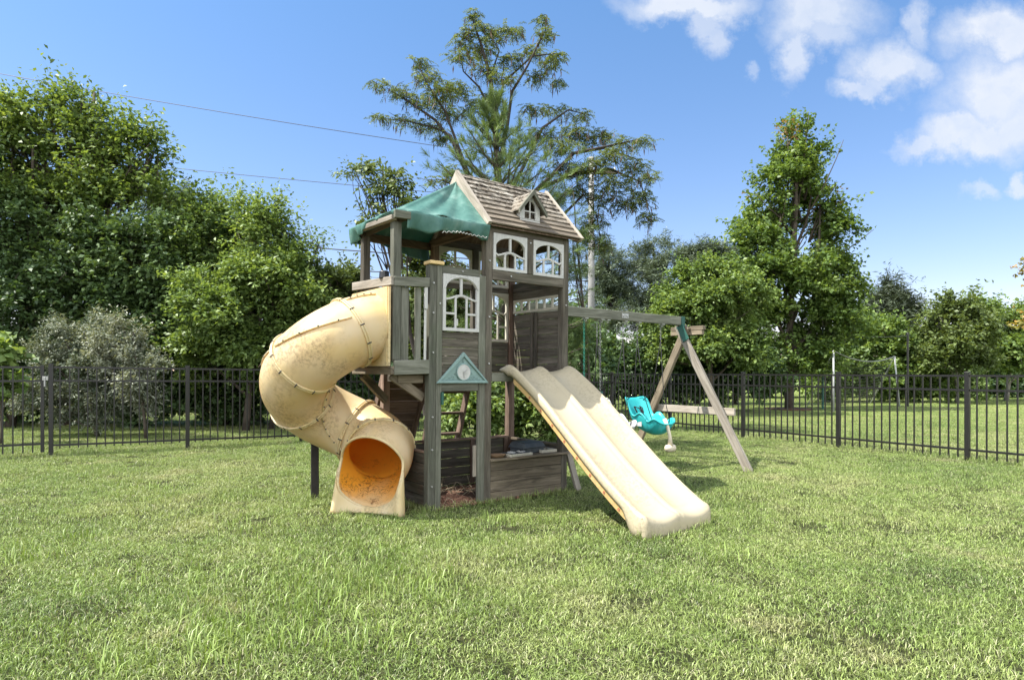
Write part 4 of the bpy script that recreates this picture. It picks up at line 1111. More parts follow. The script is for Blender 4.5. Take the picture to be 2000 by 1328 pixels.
def tree(name, label, cat, base, Y, blobs, kind, leaf=(.10, .06), twigs=900, per=14, tl=.5, trunk=.09, bark=None, group=None, depth=1.0,
         shell=.55, updir=.35, droop=0., tonefn=None, top=None, limbs=True, spread=.5, basez=0):
    """blobs are (px, py, rx, ry[, dY]) measured in the photo, turned into real ellipsoids round distance Y"""
    bx = np.array([(base-1000)/1250*Y, Y, basez]); k = Y/1250; bl = []
    for b in blobs:
        dy = b[4] if len(b) > 4 else 0.; c = W(b[0], b[1], Y+dy); kk = (Y+dy)/1250
        bl.append((c[0], c[1], c[2], b[2]*kk, (b[2]+b[3])*.5*kk*depth, b[3]*kk))
    root = empty(name, tuple(bx), 0, label, cat, group)
    P, D, T, tw = crown_points(bl, int(twigs*1.4), per, tl, shell, updir, spread, droop)
    ok = P[:, 2] > .05; P, D, T = P[ok], D[ok], T[ok]
    tone = np.clip(T*.55+rng.random(len(P))*.45, 0, .9)
    if tonefn is not None: tone = tonefn(P, tone)
    s = .55+.6*rng.random(len(P))
    v, f, tn = leaves(P, D, leaf[0]*s, leaf[1]*s, tone)
    crown = npmesh('crown', v-bx, f, LM[kind], root, tone=tn)
    if limbs:
        m = MB(); cm = np.mean([b[:3] for b in bl], 0); hi = max(b[2]+b[5]*.5 for b in bl) if top is None else top
        tp = np.array([cm[0], cm[1], hi]); pts = limb_mesh(m, bx-bx, tp-bx, trunk, trunk*.25, 10, .02)
        for b in bl:
            c = np.array(b[:3])-bx; zz_ = max(.15, (c[2]-.25*np.linalg.norm(c[:2]))*.6); i = int(np.clip(zz_/max(hi, .1)*10, 1, 9))
            limb_mesh(m, pts[i], c, trunk*.5, trunk*.15, 5, .05)
            for _ in range(4):
                e = c+rng.normal(size=3)*np.array(b[3:6])*.5; limb_mesh(m, c*.6+pts[i]*.4, e, trunk*.22, trunk*.05, 4, .06)
        m.build('trunk', bark or BARK, root, smooth=True)
    st = np.concatenate([t[0] for t in tw]); ou = np.concatenate([t[1] for t in tw]); Ls = np.concatenate([t[2] for t in tw])
    # twigs as thin triangles strips
    n = len(st); sd_ = unit(np.cross(ou, rng.normal(size=(n, 3))))*tl*.008
    inn = st-ou*Ls*.5
    e = st+ou*Ls*.9; e[:, 2] -= (droop*.8*Ls[:, 0])
    v = np.stack([inn-sd_, inn+sd_, e], 1).reshape(-1, 3)-bx; f = np.arange(n*3).reshape(n, 3)
    npmesh('twigs', v, f, bark or BARK, root)
    return root
def left(lbl, *a, **k): return tree('tree', lbl, 'tree', *a, **k)

tree('tree', 'tall bright green mulberry like tree at the left edge reaching highest on that side', 'tree', 130, 14.5,
     [(162, 192, 24, 22), (145, 225, 44, 30), (100, 205, 26, 20), (70, 240, 54, 34), (15, 225, 26, 30), (30, 280, 60, 40), (205, 240, 26, 30), (200, 285, 50, 36), (252, 258, 18, 22), (290, 262, 26, 26), (300, 300, 24, 26), (255, 320, 44, 34), (120, 300, 90, 50), (60, 350, 80, 50), (180, 360, 80, 46), (270, 380, 54, 40), (335, 400, 40, 26), (110, 420, 100, 50), (230, 440, 90, 50), (360, 430, 34, 24)],
     'mulberry', (.125, .068), 1750, 14, .52, .13, updir=.6, depth=1.1)
tree('tree', 'dark leafy tree filling the left edge under the tall bright one', 'tree', 20, 14.0,
     [(90, 490, 80, 56), (190, 480, 70, 46), (20, 450, 110, 90), (-40, 350, 80, 120), (60, 570, 120, 80), (150, 560, 90, 70), (-20, 620, 100, 90)], 'dark', (.12, .07), 1900, 16, .5, .11)
tree('tree', 'dark green tree with mid height crown behind the silver shrub', 'tree', 250, 14.2,
     [(270, 500, 110, 80), (210, 580, 110, 70), (330, 590, 100, 80), (380, 500, 70, 60), (300, 670, 130, 60), (180, 680, 110, 60)], 'dark', (.12, .07), 1900, 16, .45, .1)
tree('tree', 'bright leafed tree with a loose pointed crown in the middle of the left row', 'tree', 440, 14.6,
     [(430, 450, 40, 34), (395, 500, 60, 46), (470, 500, 40, 36), (430, 560, 80, 50), (360, 480, 34, 30), (425, 405, 14, 20)], 'light', (.105, .058), 1000, 15, .5, .08, updir=.5)
tree('tree', 'slender tree with airy upright twigs against the sky left of the tube slide', 'tree', 530, 13.6,
     [(530, 440, 30, 34), (475, 425, 14, 30), (500, 480, 38, 34), (548, 490, 34, 26), (520, 530, 50, 40), (585, 505, 22, 16), (622, 478, 14, 10), (560, 455, 14, 16)], 'light', (.10, .052), 620, 13, .5, .06, updir=.7)
tree('tree', 'full green broadleaf tree with glossy leaves beside the tube slide', 'tree', 480, 13.3,
     [(470, 570, 90, 60), (540, 600, 90, 70), (440, 640, 100, 70), (580, 560, 60, 50), (500, 680, 90, 50), (400, 700, 80, 50), (540, 540, 60, 40)], 'light', (.105, .06), 2300, 16, .36, .08)
tree('tree', 'rounded dark green tree behind the top of the tube slide', 'tree', 640, 14.0,
     [(640, 560, 60, 45), (600, 610, 70, 60), (670, 600, 50, 60), (620, 680, 80, 60), (680, 560, 30, 34), (590, 545, 40, 30)], 'cherry', (.10, .058), 1600, 15, .34, .08)
tree('pine_tree', 'dark blue green pine top rising behind the left row of trees', 'pine tree', 345, 19,
     [(345, 380, 22, 30), (340, 430, 45, 40), (370, 440, 40, 30), (330, 490, 60, 50), (400, 470, 40, 40), (440, 460, 30, 30)], 'bluepine', (.16, .02), 700, 40, .35, .1, bark=BARKD)
# dark understory behind the fence
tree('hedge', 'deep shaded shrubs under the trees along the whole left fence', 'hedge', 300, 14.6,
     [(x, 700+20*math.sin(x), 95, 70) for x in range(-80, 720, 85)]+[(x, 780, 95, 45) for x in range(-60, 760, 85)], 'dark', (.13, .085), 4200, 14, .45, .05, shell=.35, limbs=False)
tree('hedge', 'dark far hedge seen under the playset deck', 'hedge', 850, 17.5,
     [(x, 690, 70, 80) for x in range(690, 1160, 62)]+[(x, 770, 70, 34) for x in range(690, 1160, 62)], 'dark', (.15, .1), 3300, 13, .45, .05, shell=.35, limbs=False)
tree('olive_shrub', 'silvery grey green shrub standing behind the left fence', 'shrub', 190, 12.0,
     [(165, 700, 50, 38), (105, 705, 38, 34), (215, 735, 44, 36), (80, 775, 44, 40), (160, 790, 60, 44), (205, 650, 28, 26), (120, 655, 34, 26), (250, 780, 34, 34)], 'olive', (.065, .021), 1300, 22, .26, .04, spread=.6)
tree('shrub', 'pale silver twigs at the middle of the left fence', 'shrub', 285, 11.6,
     [(225, 670, 30, 44), (265, 730, 34, 40), (290, 770, 26, 34)], 'olive', (.075, .026), 420, 22, .30, .03, spread=.6,
     tonefn=lambda P, t: np.clip(t*.5+.5, 0, .95))  # moves leaf tones into the paler half of the ramp
tree('shrub', 'young plant with big bright green leaves at the far left edge behind the gate', 'shrub', 2, 10.8,
     [(2, 690, 16, 22), (-10, 740, 26, 26), (22, 760, 16, 16)], 'light', (.16, .13), 60, 8, .25, .02)

# plum / cherry left of the canopy
tree('plum_tree', 'sparse small leafed tree with drooping twigs left of and behind the canopy', 'tree', 838, 10.2,
     [(725, 332, 30, 16), (695, 338, 26, 10), (740, 385, 26, 22), (780, 375, 30, 22), (770, 345, 22, 18), (725, 440, 26, 24), (800, 420, 34, 26)], 'cherry', (.085, .042), 190, 12, .30, .05, droop=.35, shell=.2, bark=BARKD, depth=1.4)
tree('tree', 'leafy green tree seen between the canopy posts and the door wall', 'tree', 850, 11.0,
     [(830, 520, 36, 44), (820, 580, 40, 50), (860, 600, 46, 70), (840, 660, 50, 50)], 'cherry', (.09, .06), 900, 14, .28, .05, bark=BARKD)

# honey locust: traced limbs, feathery pads of leaflets and hanging pods
def locust():
    Y = 13.; bx = np.array([(985-1000)/1250*Y, Y, 0.]); root = empty('honey_locust', tuple(bx), 0, 'tall airy locust tree with hanging pods rising behind the playset roof', 'tree')
    m = MB(); tot = lambda p, dy=0: Vector(W(p[0], p[1], Y+dy)-bx)
    L = [([(985, 728), (982, 560), (978, 420), (972, 330), (965, 230), (958, 150), (940, 90), (922, 35)], .11, .012, 0),
         ([(980, 500), (940, 400), (908, 330), (885, 280), (850, 235), (800, 200), (755, 172)], .07, .008, .5),
         ([(908, 330), (880, 265), (850, 250), (800, 238), (745, 232)], .035, .006, .9),
         ([(930, 380), (900, 300), (870, 220), (835, 165), (818, 130)], .04, .006, -.6),
         ([(972, 330), (990, 250), (1000, 180), (1030, 130), (1065, 60), (1068, 30)], .045, .006, -.4),
         ([(965, 230), (985, 160), (1040, 110), (1085, 105), (1100, 125)], .03, .005, .6),
         ([(978, 420), (1020, 330), (1060, 250), (1110, 215), (1150, 225)], .05, .006, .9),
         ([(980, 470), (1050, 370), (1120, 300), (1190, 285), (1260, 270)], .06, .006, -.8),
         ([(1050, 370), (1120, 340), (1190, 330), (1250, 355), (1275, 435)], .045, .006, -.5),
         ([(1120, 300), (1180, 290), (1240, 310), (1285, 340)], .03, .005, .5),
         ([(982, 520), (1080, 440), (1140, 380), (1165, 420), (1175, 480)], .045, .006, .2),
         ([(965, 230), (935, 170), (905, 140), (895, 90)], .03, .005, -.2),
         ([(940, 400), (900, 370), (870, 355), (850, 348)], .03, .005, .2),
         ([(958, 150), (975, 100), (950, 55), (945, 45)], .02, .004, .4)]
    for pts, r0, r1, dy in L:
        n = len(pts); m.tube([tot(p, dy*i/(n-1)) for i, p in enumerate(pts)], list(np.linspace(r0, r1, n)), 7)
    pads = [(925, 30, 18, 14, 0), (940, 60, 34, 14, 0), (905, 75, 22, 20, 0), (935, 100, 38, 16, .3), (900, 110, 26, 14, -.4), (960, 75, 26, 14, .6), (1060, 35, 12, 12, 0), (1065, 65, 24, 12, -.3), (1085, 110, 22, 14, .5), (1040, 100, 28, 14, .6),
            (1075, 125, 26, 12, 0), (1000, 115, 34, 14, 0), (985, 60, 20, 12, 0), (1045, 150, 24, 14, .3), (985, 150, 34, 14, -.4), (945, 135, 30, 12, 0), (820, 125, 22, 14, 0), (835, 150, 32, 16, -.3), (862, 175, 36, 16, -.5),
            (735, 162, 22, 7, .5), (770, 175, 32, 11, .5), (800, 190, 26, 12, .5), (845, 200, 40, 16, .4), (895, 175, 36, 18, 0), (745, 230, 28, 7, .9), (790, 235, 36, 10, .9), (840, 245, 40, 14, .8), (880, 220, 36, 16, .4), (930, 210, 34, 16, 0),
            (865, 270, 24, 12, .5), (1040, 215, 28, 12, .6), (1085, 215, 34, 12, .9), (1130, 225, 30, 12, .9), (1120, 255, 34, 16, 0), (1060, 265, 34, 18, .3), (1100, 285, 46, 18, -.3), (1150, 270, 38, 14, .2),
            (1180, 260, 30, 10, .2), (1215, 280, 34, 12, -.5), (1255, 275, 22, 9, -.8), (1190, 305, 44, 18, -.6), (1240, 325, 36, 14, -.2), (1270, 345, 20, 16, .3), (1150, 330, 46, 20, -.2), (1210, 355, 44, 18, -.5),
            (1250, 385, 34, 18, -.5), (1265, 425, 20, 16, -.5), (1180, 385, 38, 22, 0), (1130, 370, 34, 18, .2), (1160, 430, 30, 24, .2), (1175, 475, 20, 24, .2), (1100, 330, 34, 18, 0), (855, 350, 24, 8, .2), (885, 335, 20, 14, .2), (1010, 60, 16, 12, .2), (960, 190, 26, 12, .2), (1090, 160, 18, 8, 0), (1145, 460, 22, 30, .3), (1220, 400, 30, 14, .1)]
    P = []; D = []; TT = []; PP = []; PD = []
    k = Y/1250
    for (px, py, rx, ry, dy) in pads:
        c = W(px, py, Y+dy)-bx; nf = int(rx*ry*.145)+9
        r = np.array([rx*k, rx*k*.8, ry*k]); u = unit(rng.normal(size=(nf, 3)))*rng.random((nf, 1))**.45
        st = c+u*r; ang = rng.random(nf)*6.283
        dr = np.stack([np.cos(ang), np.sin(ang), -.25+.35*rng.normal(size=nf)], 1); dr = unit(dr)   # compound leaf axis
        Lf = .13+.08*rng.random((nf, 1)); npr = 9
        t = np.linspace(.1, 1, npr)[None, :, None]
        ax = st[:, None, :]+dr[:, None, :]*Lf[:, None, :]*t+np.array([0, 0, -1.])*(t**2)*.05
        sd_ = unit(np.cross(dr, np.array([0, 0, 1.])))
        for sg in (-1, 1):
            P.append((ax).reshape(-1, 3)); D.append((np.repeat(sd_[:, None, :]*sg, npr, 1)+dr[:, None, :]*.4+rng.normal(size=ax.shape)*.2+np.array([0, 0, -.25])).reshape(-1, 3)); TT.append(np.repeat(np.clip(rng.random(nf)*.8+.1*dy, 0, .9), npr))
        npd = int(nf*.16)+1; q = c+unit(rng.normal(size=(npd, 3)))*r*np.array([.9, .9, .8]); q[:, 2] -= ry*k*.4; PP.append(q)
        for _ in range(3):
            e = c+rng.normal(size=3)*r*.6; m.tube([Vector(c-np.array([0, 0, .02])), Vector((c+e)/2+rng.normal(size=3)*.03), Vector(e)], [.008, .006, .003], 4)
    P = np.concatenate(P); D = np.concatenate(D); TT = np.concatenate(TT)
    v, f, tn = leaves(P, D, .046, .017, np.clip(TT+rng.random(len(P))*.15, 0, .95)); npmesh('crown', v, f, LM['locust'], root, tone=tn)
    PP = np.concatenate(PP); n = len(PP); dv = np.tile([0, 0, -1.], (n, 1))+rng.normal(size=(n, 3))*.18
    v, f, tn = leaves(PP, dv, .16+.09*rng.random(n), .026, rng.random(n), .1, rng.normal(size=(n, 3))); tag(npmesh('seed_pods', v, f, POD, root), kind='stuff')
    m.build('trunk', BARKD, root, smooth=True)
locust()

# white pine with long needles just behind the tower
def pine():
    Y = 10.2; bx = np.array([(1010-1000)/1250*Y, Y, 0.]); root = empty('pine_tree', tuple(bx), 0, 'young pine with long bright green needles directly behind the playset tower', 'pine tree')
    m = MB(); k = Y/1250; top = W(962, 195, Y)-bx
    tr = limb_mesh(m, (0, 0, 0), top, .075, .01, 14, .01)
    tuft = []
    lv = [(195, 12, 4), (230, 30, 6), (262, 50, 6), (300, 70, 7), (340, 92, 8), (385, 125, 11), (430, 140, 11), (480, 160, 12), (540, 170, 12), (600, 165, 12), (655, 170, 12), (710, 150, 11), (760, 150, 11), (805, 130, 10)]
    for py, rr, nb in lv:
        z = 1.2+(728-py)*k; i = min(13, max(0, int(z/top[2]*14))); p0 = np.array(tr[i]); p0 = np.array([p0[0], p0[1], z-.25])
        for b in range(nb):
            a = b/nb*6.283+rng.random()*1.2+py; L = rr*k*(.7+.45*rng.random())
            e = p0+np.array([math.cos(a)*L, math.sin(a)*L, .25+.45*L*(1 if py < 450 else .35)])
            pts = limb_mesh(m, p0, e, .018, .005, 5, .04)
            for q in range(1, 6):
                c = np.array(pts[q]); tuft.append((c, np.array(pts[q])-np.array(pts[q-1])))
                if q > 1:
                    for s in range(2):
                        off = rng.normal(size=3)*L*.15+(np.array(pts[q])-np.array(pts[q-1]))*.3; tuft.append((c+off, off+np.array([0, 0, .06])))
    C_ = np.array([t[0] for t in tuft]); Dn = unit(np.array([t[1] for t in tuft])); n = len(C_); per = 36
    a = rng.random((n, per, 1)); base = C_[:, None, :]+Dn[:, None, :]*(a-.6)*.14
    D = Dn[:, None, :]*.95+rng.normal(size=(n, per, 3))*.42
    P = base.reshape(-1, 3); D = D.reshape(-1, 3); ok = P[:, 2] > .08
    tone = np.repeat(rng.random(n), per)*.6+rng.random(n*per)*.35
    v, f, tn = leaves(P[ok], D[ok], .105, .0072, tone[ok]*.8, .1); npmesh('crown', v, f, LM['pine'], root, tone=tn)
    m.build('trunk', BARK, root, smooth=True)
pine()
tree('shrub', 'fluffy yellow green pine shoots right of the tower under the swing beam', 'shrub', 1150, 10.6,
     [(1140, 650, 34, 28), (1125, 520, 22, 40), (1085, 390, 22, 30), (1120, 470, 20, 24), (1130, 690, 40, 26)], 'pine', (.10, .007), 160, 60, .22, .03, shell=.2, spread=.8)
tree('shrub', 'bright leafy bush seen through the playset openings', 'shrub', 960, 9.4,
     [(905, 800, 40, 40), (960, 790, 44, 50), (1050, 800, 50, 46), (1010, 760, 50, 40), (930, 760, 36, 30), (1080, 830, 34, 26)], 'light', (.09, .05), 900, 14, .22, .03)

# right side
tree('maple_tree', 'tall pointed maple with reddish patches standing alone beyond the right fence', 'tree', 1541, 20.8,
     [(1562, 262, 22, 26), (1540, 292, 30, 28), (1588, 300, 24, 30), (1520, 330, 34, 30), (1580, 335, 46, 34), (1545, 375, 66, 40), (1510, 410, 32, 30), (1602, 400, 36, 34), (1550, 450, 100, 60), (1482, 470, 46, 40), (1628, 470, 46, 44), (1520, 540, 100, 60), (1610, 545, 84, 60), (1462, 560, 46, 44), (1652, 560, 40, 42), (1540, 620, 110, 60), (1620, 640, 70, 50), (1470, 640, 60, 50), (1550, 690, 90, 36), (1545, 715, 78, 26), (1600, 700, 50, 30)],
     'maple', (.145, .10), 2500, 16, .50, .14, updir=.55, tonefn=lambda P, t: np.where((np.sin(P[:, 0]*2.1+1.7)*np.sin(P[:, 2]*1.5+.6)*np.sin(P[:, 1]*1.9) > .74) & (P[:, 2] > 4.0) & (t > .62), np.clip(t*.2+.82, 0, 1), t*.93))
o = MB(); pts = [(1.3*math.cos(t)*(1+.08*math.sin(3*t)), 1.3*math.sin(t), .012) for t in np.linspace(0, 6.283, 33)[:-1]]; o.prism([(x*.55, y*.55, 0) for x, y, z in pts], (0, 0, .05)); mr = o.build('mulch_ring', MULCH); mr.location = (W(1541, 728, 20.8)[0], 20.8, 0); tag(mr, 'dark mulch ring around the maple trunk', 'mulch', kind='stuff')
tree('tree', 'broad bright green tree left of the pointed maple', 'tree', 1390, 18.4,
     [(1370, 570, 70, 45), (1420, 600, 80, 60), (1330, 620, 60, 60), (1380, 660, 90, 60), (1440, 680, 70, 50), (1450, 570, 50, 45), (1320, 690, 60, 40), (1400, 535, 40, 24)], 'light', (.12, .07), 2400, 16, .40, .09)
for (bx_, hh, lb, bl_) in ((1195, 0, 'soft blue green pine right behind the tower', [(1190, 500, 26, 20), (1180, 540, 45, 34), (1200, 585, 60, 40), (1180, 640, 70, 40)]),
                   (1275, 0, 'blue green pine with two soft points above the swing beam', [(1258, 500, 20, 20), (1298, 488, 18, 18), (1270, 540, 55, 34), (1280, 590, 70, 40), (1270, 640, 75, 40)]),
                   (1360, 0, 'blue green pine behind the broad bright tree', [(1340, 510, 34, 20), (1388, 495, 30, 16), (1365, 545, 60, 34), (1370, 600, 60, 40)]),
                   (1435, 0, 'blue green pine directly left of the maple crown', [(1430, 508, 26, 20), (1440, 550, 45, 34), (1430, 600, 45, 40)]))    :
    tree('pine_tree', lb, 'pine tree', bx_, 24, bl_, 'bluepine', (.20, .025), 700, 40, .45, .12, bark=BARKD, group=None, shell=.3, updir=.6)
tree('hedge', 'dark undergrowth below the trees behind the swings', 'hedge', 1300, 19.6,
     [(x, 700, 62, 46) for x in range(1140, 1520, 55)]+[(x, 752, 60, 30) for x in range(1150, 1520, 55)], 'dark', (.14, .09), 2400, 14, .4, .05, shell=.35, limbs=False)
tree('hedge', 'row of leafy bushes behind the goal', 'hedge', 1700, 26,
     [(1640, 700, 44, 44), (1700, 665, 56, 38), (1760, 690, 54, 44), (1660, 740, 56, 40), (1730, 730, 60, 50), (1800, 700, 40, 44), (1610, 740, 40, 40), (1790, 750, 50, 34)], 'light', (.17, .11), 2300, 15, .5, .06, limbs=False)
tree('spruce_tree', 'distant dark conical spruce against the sky right of the maple', 'spruce tree', 1738, 45,
     [(1736, 570, 12, 16), (1738, 590, 26, 18), (1740, 612, 40, 18), (1738, 632, 50, 18), (1740, 655, 46, 22)], 'spruce', (.42, .07), 900, 26, 1.0, .2, bark=BARKD, spread=.35, shell=.3, updir=.1)
tree('tree', 'upright tree with a spiky top and pale trunk beyond the right fence', 'tree', 1870, 25,
     [(1880, 605, 20, 24), (1862, 600, 12, 18), (1885, 650, 40, 36), (1850, 660, 40, 40), (1835, 620, 10, 14), (1900, 690, 50, 36), (1850, 700, 50, 30)], 'cherry', (.17, .10), 1200, 15, .6, .08, bark=BARKL, updir=.7)
tree('tree', 'wide rounded green tree at the right edge beyond the fence', 'tree', 1965, 27,
     [(1940, 640, 60, 40), (1990, 640, 60, 40), (2040, 660, 60, 50), (1950, 690, 70, 44), (2010, 700, 70, 44), (1915, 620, 30, 26)], 'light', (.18, .11), 1800, 15, .55, .1, bark=BARKL)
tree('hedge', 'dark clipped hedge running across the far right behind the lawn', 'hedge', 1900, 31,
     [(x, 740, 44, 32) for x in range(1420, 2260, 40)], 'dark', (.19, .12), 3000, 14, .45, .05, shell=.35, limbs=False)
tree('arborvitae', 'small dense green conical shrub near the right edge of the far lawn', 'shrub', 1908, 24,
     [(1908, 770, 15, 16), (1908, 755, 13, 20), (1907, 740, 8, 14)], 'pine', (.12, .05), 500, 14, .14, .03, limbs=False)
tree('tree', 'tree with orange yellow leaves poking in at the right edge', 'tree', 2080, 12,
     [(2004, 638, 18, 7), (2012, 525, 10, 6), (2090, 560, 50, 80)], 'orange', (.09, .07), 160, 12, .25, .05)

# ---------------------------------------------------------------- lawn grass
def grass_mat(name, tall=False):
    m, t = new_mat(name); co = t.node('ShaderNodeNewGeometry').outputs['Position']
    inv = attr(t, 'tone')
    c, sm = ground_colour(t, co)
    lite = t.mapr(inv, 0, 1, .30, 2.0)
    c = t.mix(1, c, t.node('ShaderNodeCombineColor', in_0=lite, in_1=lite, in_2=lite).outputs[0], 'MULTIPLY')
    c = t.mix(t.mapr(inv, .90, .93, 0, .8), c, (.46, .42, .28, 1))
    if tall: c = t.mix(.55, c, (.19, .28, .05, 1))
    tr = t.mix(1, c, (1.25, 1.25, .6, 1), 'MULTIPLY')
    finish(t, c, .45, spec=.45, trans=.22, transcol=tr); return m
GRASS = grass_mat('grass_blade'); TALL = grass_mat('tall_grass_blade', True)
def blades(n, rad, h0, h1, wd, lean=.6, seed=0):
    r = np.random.default_rng(seed); p = (r.random((n, 2))*2-1)*rad; a = r.random(n)*6.283; h = h0+(h1-h0)*r.random(n)**1.3
    ln = (r.random(n)*lean+.1); dx = np.cos(a)*ln; dy = np.sin(a)*ln; b = r.random(n)*6.283
    wx, wy = np.cos(b)*wd*.5, np.sin(b)*wd*.5
    base = np.stack([p[:, 0], p[:, 1], np.full(n, -.004)], 1); w_ = np.stack([wx, wy, np.zeros(n)], 1)
    mid = base+np.stack([dx*h*.35, dy*h*.35, h*.62], 1); tip = base+np.stack([dx*h*1.05, dy*h*1.05, h*(1-.25*ln)], 1)
    v = np.stack([base-w_, base+w_, mid+w_*.85, mid-w_*.85, tip+w_*.12, tip-w_*.12], 1).reshape(-1, 3)
    i = np.arange(n)[:, None]*6; f = np.concatenate([i+np.array([[0, 1, 2, 3]]), i+np.array([[3, 2, 4, 5]])], 0)
    return v, f, np.repeat(r.random(n), 6)
def src_collection(name, specs, mat):
    col = bpy.data.collections.new(name)
    for i, (n, rad, h0, h1, wd, lean) in enumerate(specs):
        v, f, tn = blades(n, rad, h0, h1, wd, lean, 11+i); o = npmesh('blade_clump', v, f, mat, tone=tn); C.objects.unlink(o); col.objects.link(o)
    return col
def scatter(name, pts, rot, scl, col, label):
    me = bpy.data.meshes.new(name); n = len(pts); me.vertices.add(n); me.vertices.foreach_set('co', np.asarray(pts, np.float32).ravel())
    a = me.attributes.new('rot', 'FLOAT_VECTOR', 'POINT'); rv = np.zeros((n, 3), np.float32); rv[:, 2] = rot; a.data.foreach_set('vector', rv.ravel())
    a = me.attributes.new('scl', 'FLOAT_VECTOR', 'POINT'); a.data.foreach_set('vector', np.asarray(scl, np.float32).ravel())
    o = link(bpy.data.objects.new(name, me)); tag(o, label, 'grass', kind='stuff')
    ng = bpy.data.node_groups.new(name, 'GeometryNodeTree'); ng.interface.new_socket('Geometry', in_out='INPUT', socket_type='NodeSocketGeometry'); ng.interface.new_socket('Geometry', in_out='OUTPUT', socket_type='NodeSocketGeometry')
    N_ = ng.nodes; gi = N_.new('NodeGroupInput'); go2 = N_.new('NodeGroupOutput'); ci = N_.new('GeometryNodeCollectionInfo'); ci.inputs['Collection'].default_value = col
    ci.inputs['Separate Children'].default_value = True; ci.inputs['Reset Children'].default_value = True
    ip = N_.new('GeometryNodeInstanceOnPoints'); ip.inputs['Pick Instance'].default_value = True
    ra = N_.new('GeometryNodeInputNamedAttribute'); ra.data_type = 'FLOAT_VECTOR'; ra.inputs['Name'].default_value = 'rot'
    sa = N_.new('GeometryNodeInputNamedAttribute'); sa.data_type = 'FLOAT_VECTOR'; sa.inputs['Name'].default_value = 'scl'
    rn = N_.new('FunctionNodeRandomValue'); rn.data_type = 'INT'; rn.inputs[4].default_value = 0; rn.inputs[5].default_value = 7
    l = ng.links; l.new(gi.outputs[0], ip.inputs['Points']); l.new(ci.outputs[0], ip.inputs['Instance']); l.new(ra.outputs['Attribute'], ip.inputs['Rotation']); l.new(sa.outputs['Attribute'], ip.inputs['Scale']); l.new(rn.outputs[2], ip.inputs['Instance Index']); l.new(ip.outputs[0], go2.inputs[0])
    md = o.modifiers.new('scatter', 'NODES'); md.node_group = ng; return o
col = src_collection('lawn_clumps', [(950, .25, .014, .034, .0036, 1.4), (950, .25, .015, .037, .0034, 1.8), (900, .25, .012, .032, .0040, 1.3), (950, .25, .015, .040, .0034, 1.6)], GRASS)
INV = ROOT.inverted()
def keep(p):                                     # bare inside the sand area
    q = np.array([tuple(INV @ Vector((x, y, 0)))[:2] for x, y in p]); return ~((q[:, 0] > -.50) & (q[:, 0] < 1.0) & (q[:, 1] > .14) & (q[:, 1] < .92))
pts = []; scl = []
for (y0, y1, den, hs_) in ((1.7, 4.5, 17, 1.0), (4.5, 8, 12, 1.0), (8, 14, 9, 1.05), (14, 22, 6, 1.15), (22, 40, 2.6, 1.5)):
    wid = .86*y1+.8; st_ = 1/math.sqrt(den); gx_, gy_ = np.meshgrid(np.arange(-wid, wid, st_), np.arange(y0, y1, st_)); n = gx_.size
    x = gx_.ravel()+(rng.random(n)-.5)*st_; y = gy_.ravel()+(rng.random(n)-.5)*st_
    ok = np.abs(x) < .86*y+.9; p = np.stack([x[ok], y[ok]], 1)
    if y0 < 9: p = p[keep(p)]
    pts.append(np.concatenate([p, np.zeros((len(p), 1))], 1)); s = (.85+.4*rng.random(len(p)))*hs_
    patch = .82+.36*np.clip(np.sin(p[:, 0]*1.3+2)*np.sin(p[:, 1]*1.7+1)+.5, 0, 1); h_ = s*patch
    scl.append(np.stack([np.full(len(p), 1.0 if y0 < 14 else 1.3), np.full(len(p), 1.0 if y0 < 14 else 1.3), h_], 1))
pts = np.concatenate(pts); scl = np.concatenate(scl); scatter('lawn_grass', pts, rng.random(len(pts))*6.28, scl, col, 'short mown lawn grass covering the ground')
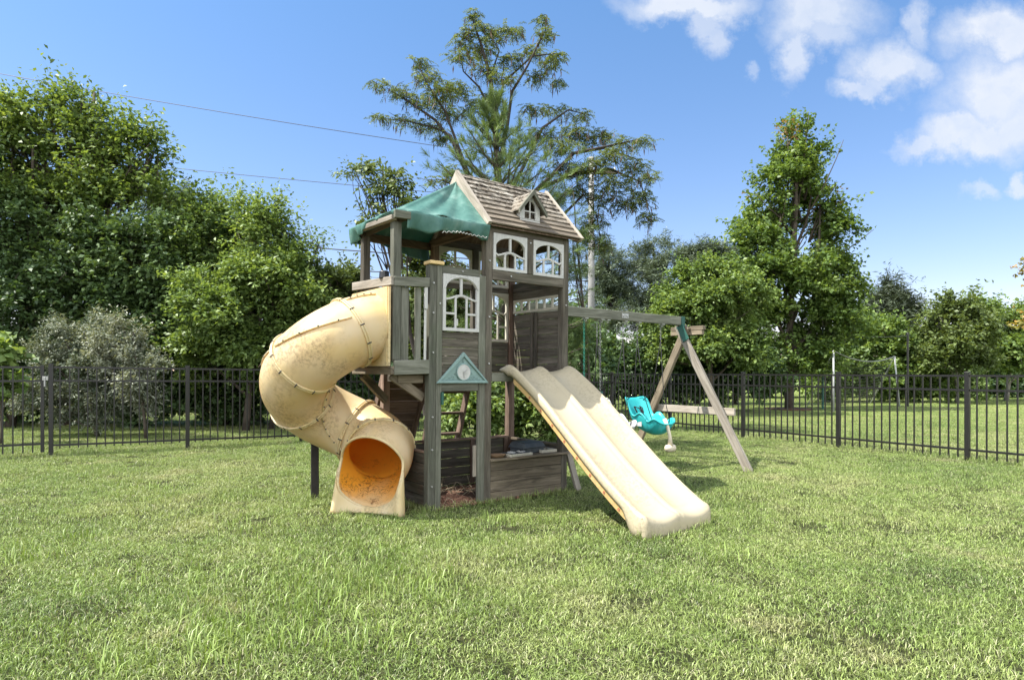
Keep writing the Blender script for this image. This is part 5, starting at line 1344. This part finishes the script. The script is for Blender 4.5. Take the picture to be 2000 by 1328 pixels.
# taller lime green grass in drifts, and tufts round posts, slides and fence feet
col2 = src_collection('tall_clumps', [(5, .07, .04, .10, .0055, .8), (6, .08, .04, .09, .005, .9), (4, .06, .05, .13, .006, .7), (6, .09, .04, .09, .0055, .9)], TALL)
pts = []
def drift(px, py, rx, ry, n):
    for _ in range(int(n*.62)):
        x = px+rng.normal()*rx*.5; y = py+rng.normal()*ry*.5
        if y > 745: Y = 1500/(y-728); pts.append(((x-1000)/1250*Y, Y, 0, .75+.5*rng.random()))
for d_ in ((500, 1230, 160, 70, 130), (620, 1150, 170, 60, 120), (400, 1250, 80, 60, 50), (850, 1150, 60, 60, 45), (760, 1120, 130, 50, 60), (40, 1085, 50, 26, 45), (150, 1060, 70, 24, 30), (230, 1300, 50, 30, 22), (700, 1240, 120, 60, 60),
           (480, 970, 80, 10, 20), (250, 960, 120, 20, 30), (600, 930, 120, 14, 25), (1420, 1090, 70, 20, 18), (1780, 915, 100, 10, 20), (450, 1030, 80, 25, 25), (300, 1150, 160, 50, 45), (1000, 1020, 120, 8, 20)): drift(*d_)
p = np.array(pts); scatter('tall_grass', p[:, :3], rng.random(len(p))*6.28, np.repeat(p[:, 3:], 3, 1), col2, 'longer lime green grass growing in drifts through the lawn')
pts = []
def along(A, B, n, jit, h0, h1):
    for _ in range(n):
        q = rng.random(); x = A[0]+(B[0]-A[0])*q+rng.normal()*jit; y = A[1]+(B[1]-A[1])*q+rng.normal()*jit; pts.append((x, y, 0, h0+(h1-h0)*rng.random()))
along(PL, PC, 420, .04, .5, 1.0); along(PRt, PC, 330, .04, .5, 1.0); along(PL, PL-u_*2.5, 110, .04, .5, 1.0)
lw = lambda s, d: LW(s, d, 0)
for (a_, b_, n) in (((-.72, -.08), (.0, -.09), 50), ((.0, -.09), (1.15, -.09), 90), ((-.70, 0), (-.70, 1.0), 60), ((.24, -2.09), (1.10, -2.09), 34), ((1.14, -2.0), (1.14, -1.6), 20), ((.20, -2.05), (.20, -1.8), 14), ((4.1, -.55), (4.3, -.5), 14)):
    along(lw(*a_), lw(*b_), n, .035, .35, .85)
along((-1.42, 5.15), (-.98, 5.25), 40, .04, .35, .75); along((-1.42, 5.2), (-1.35, 5.7), 25, .04, .35, .8); along((-1.9, 6.07), (-1.8, 6.1), 16, .05, .5, .9)
col3 = src_collection('tuft_clumps', [(16, .04, .05, .11, .0045, .8), (20, .05, .04, .10, .0042, .9), (14, .04, .06, .13, .0045, .7)], GRASS)
p = np.array(pts); scatter('grass_tufts', p[:, :3], rng.random(len(p))*6.28, np.repeat(p[:, 3:], 3, 1), col3, 'uncut grass tufts along the fence feet and around the playset')
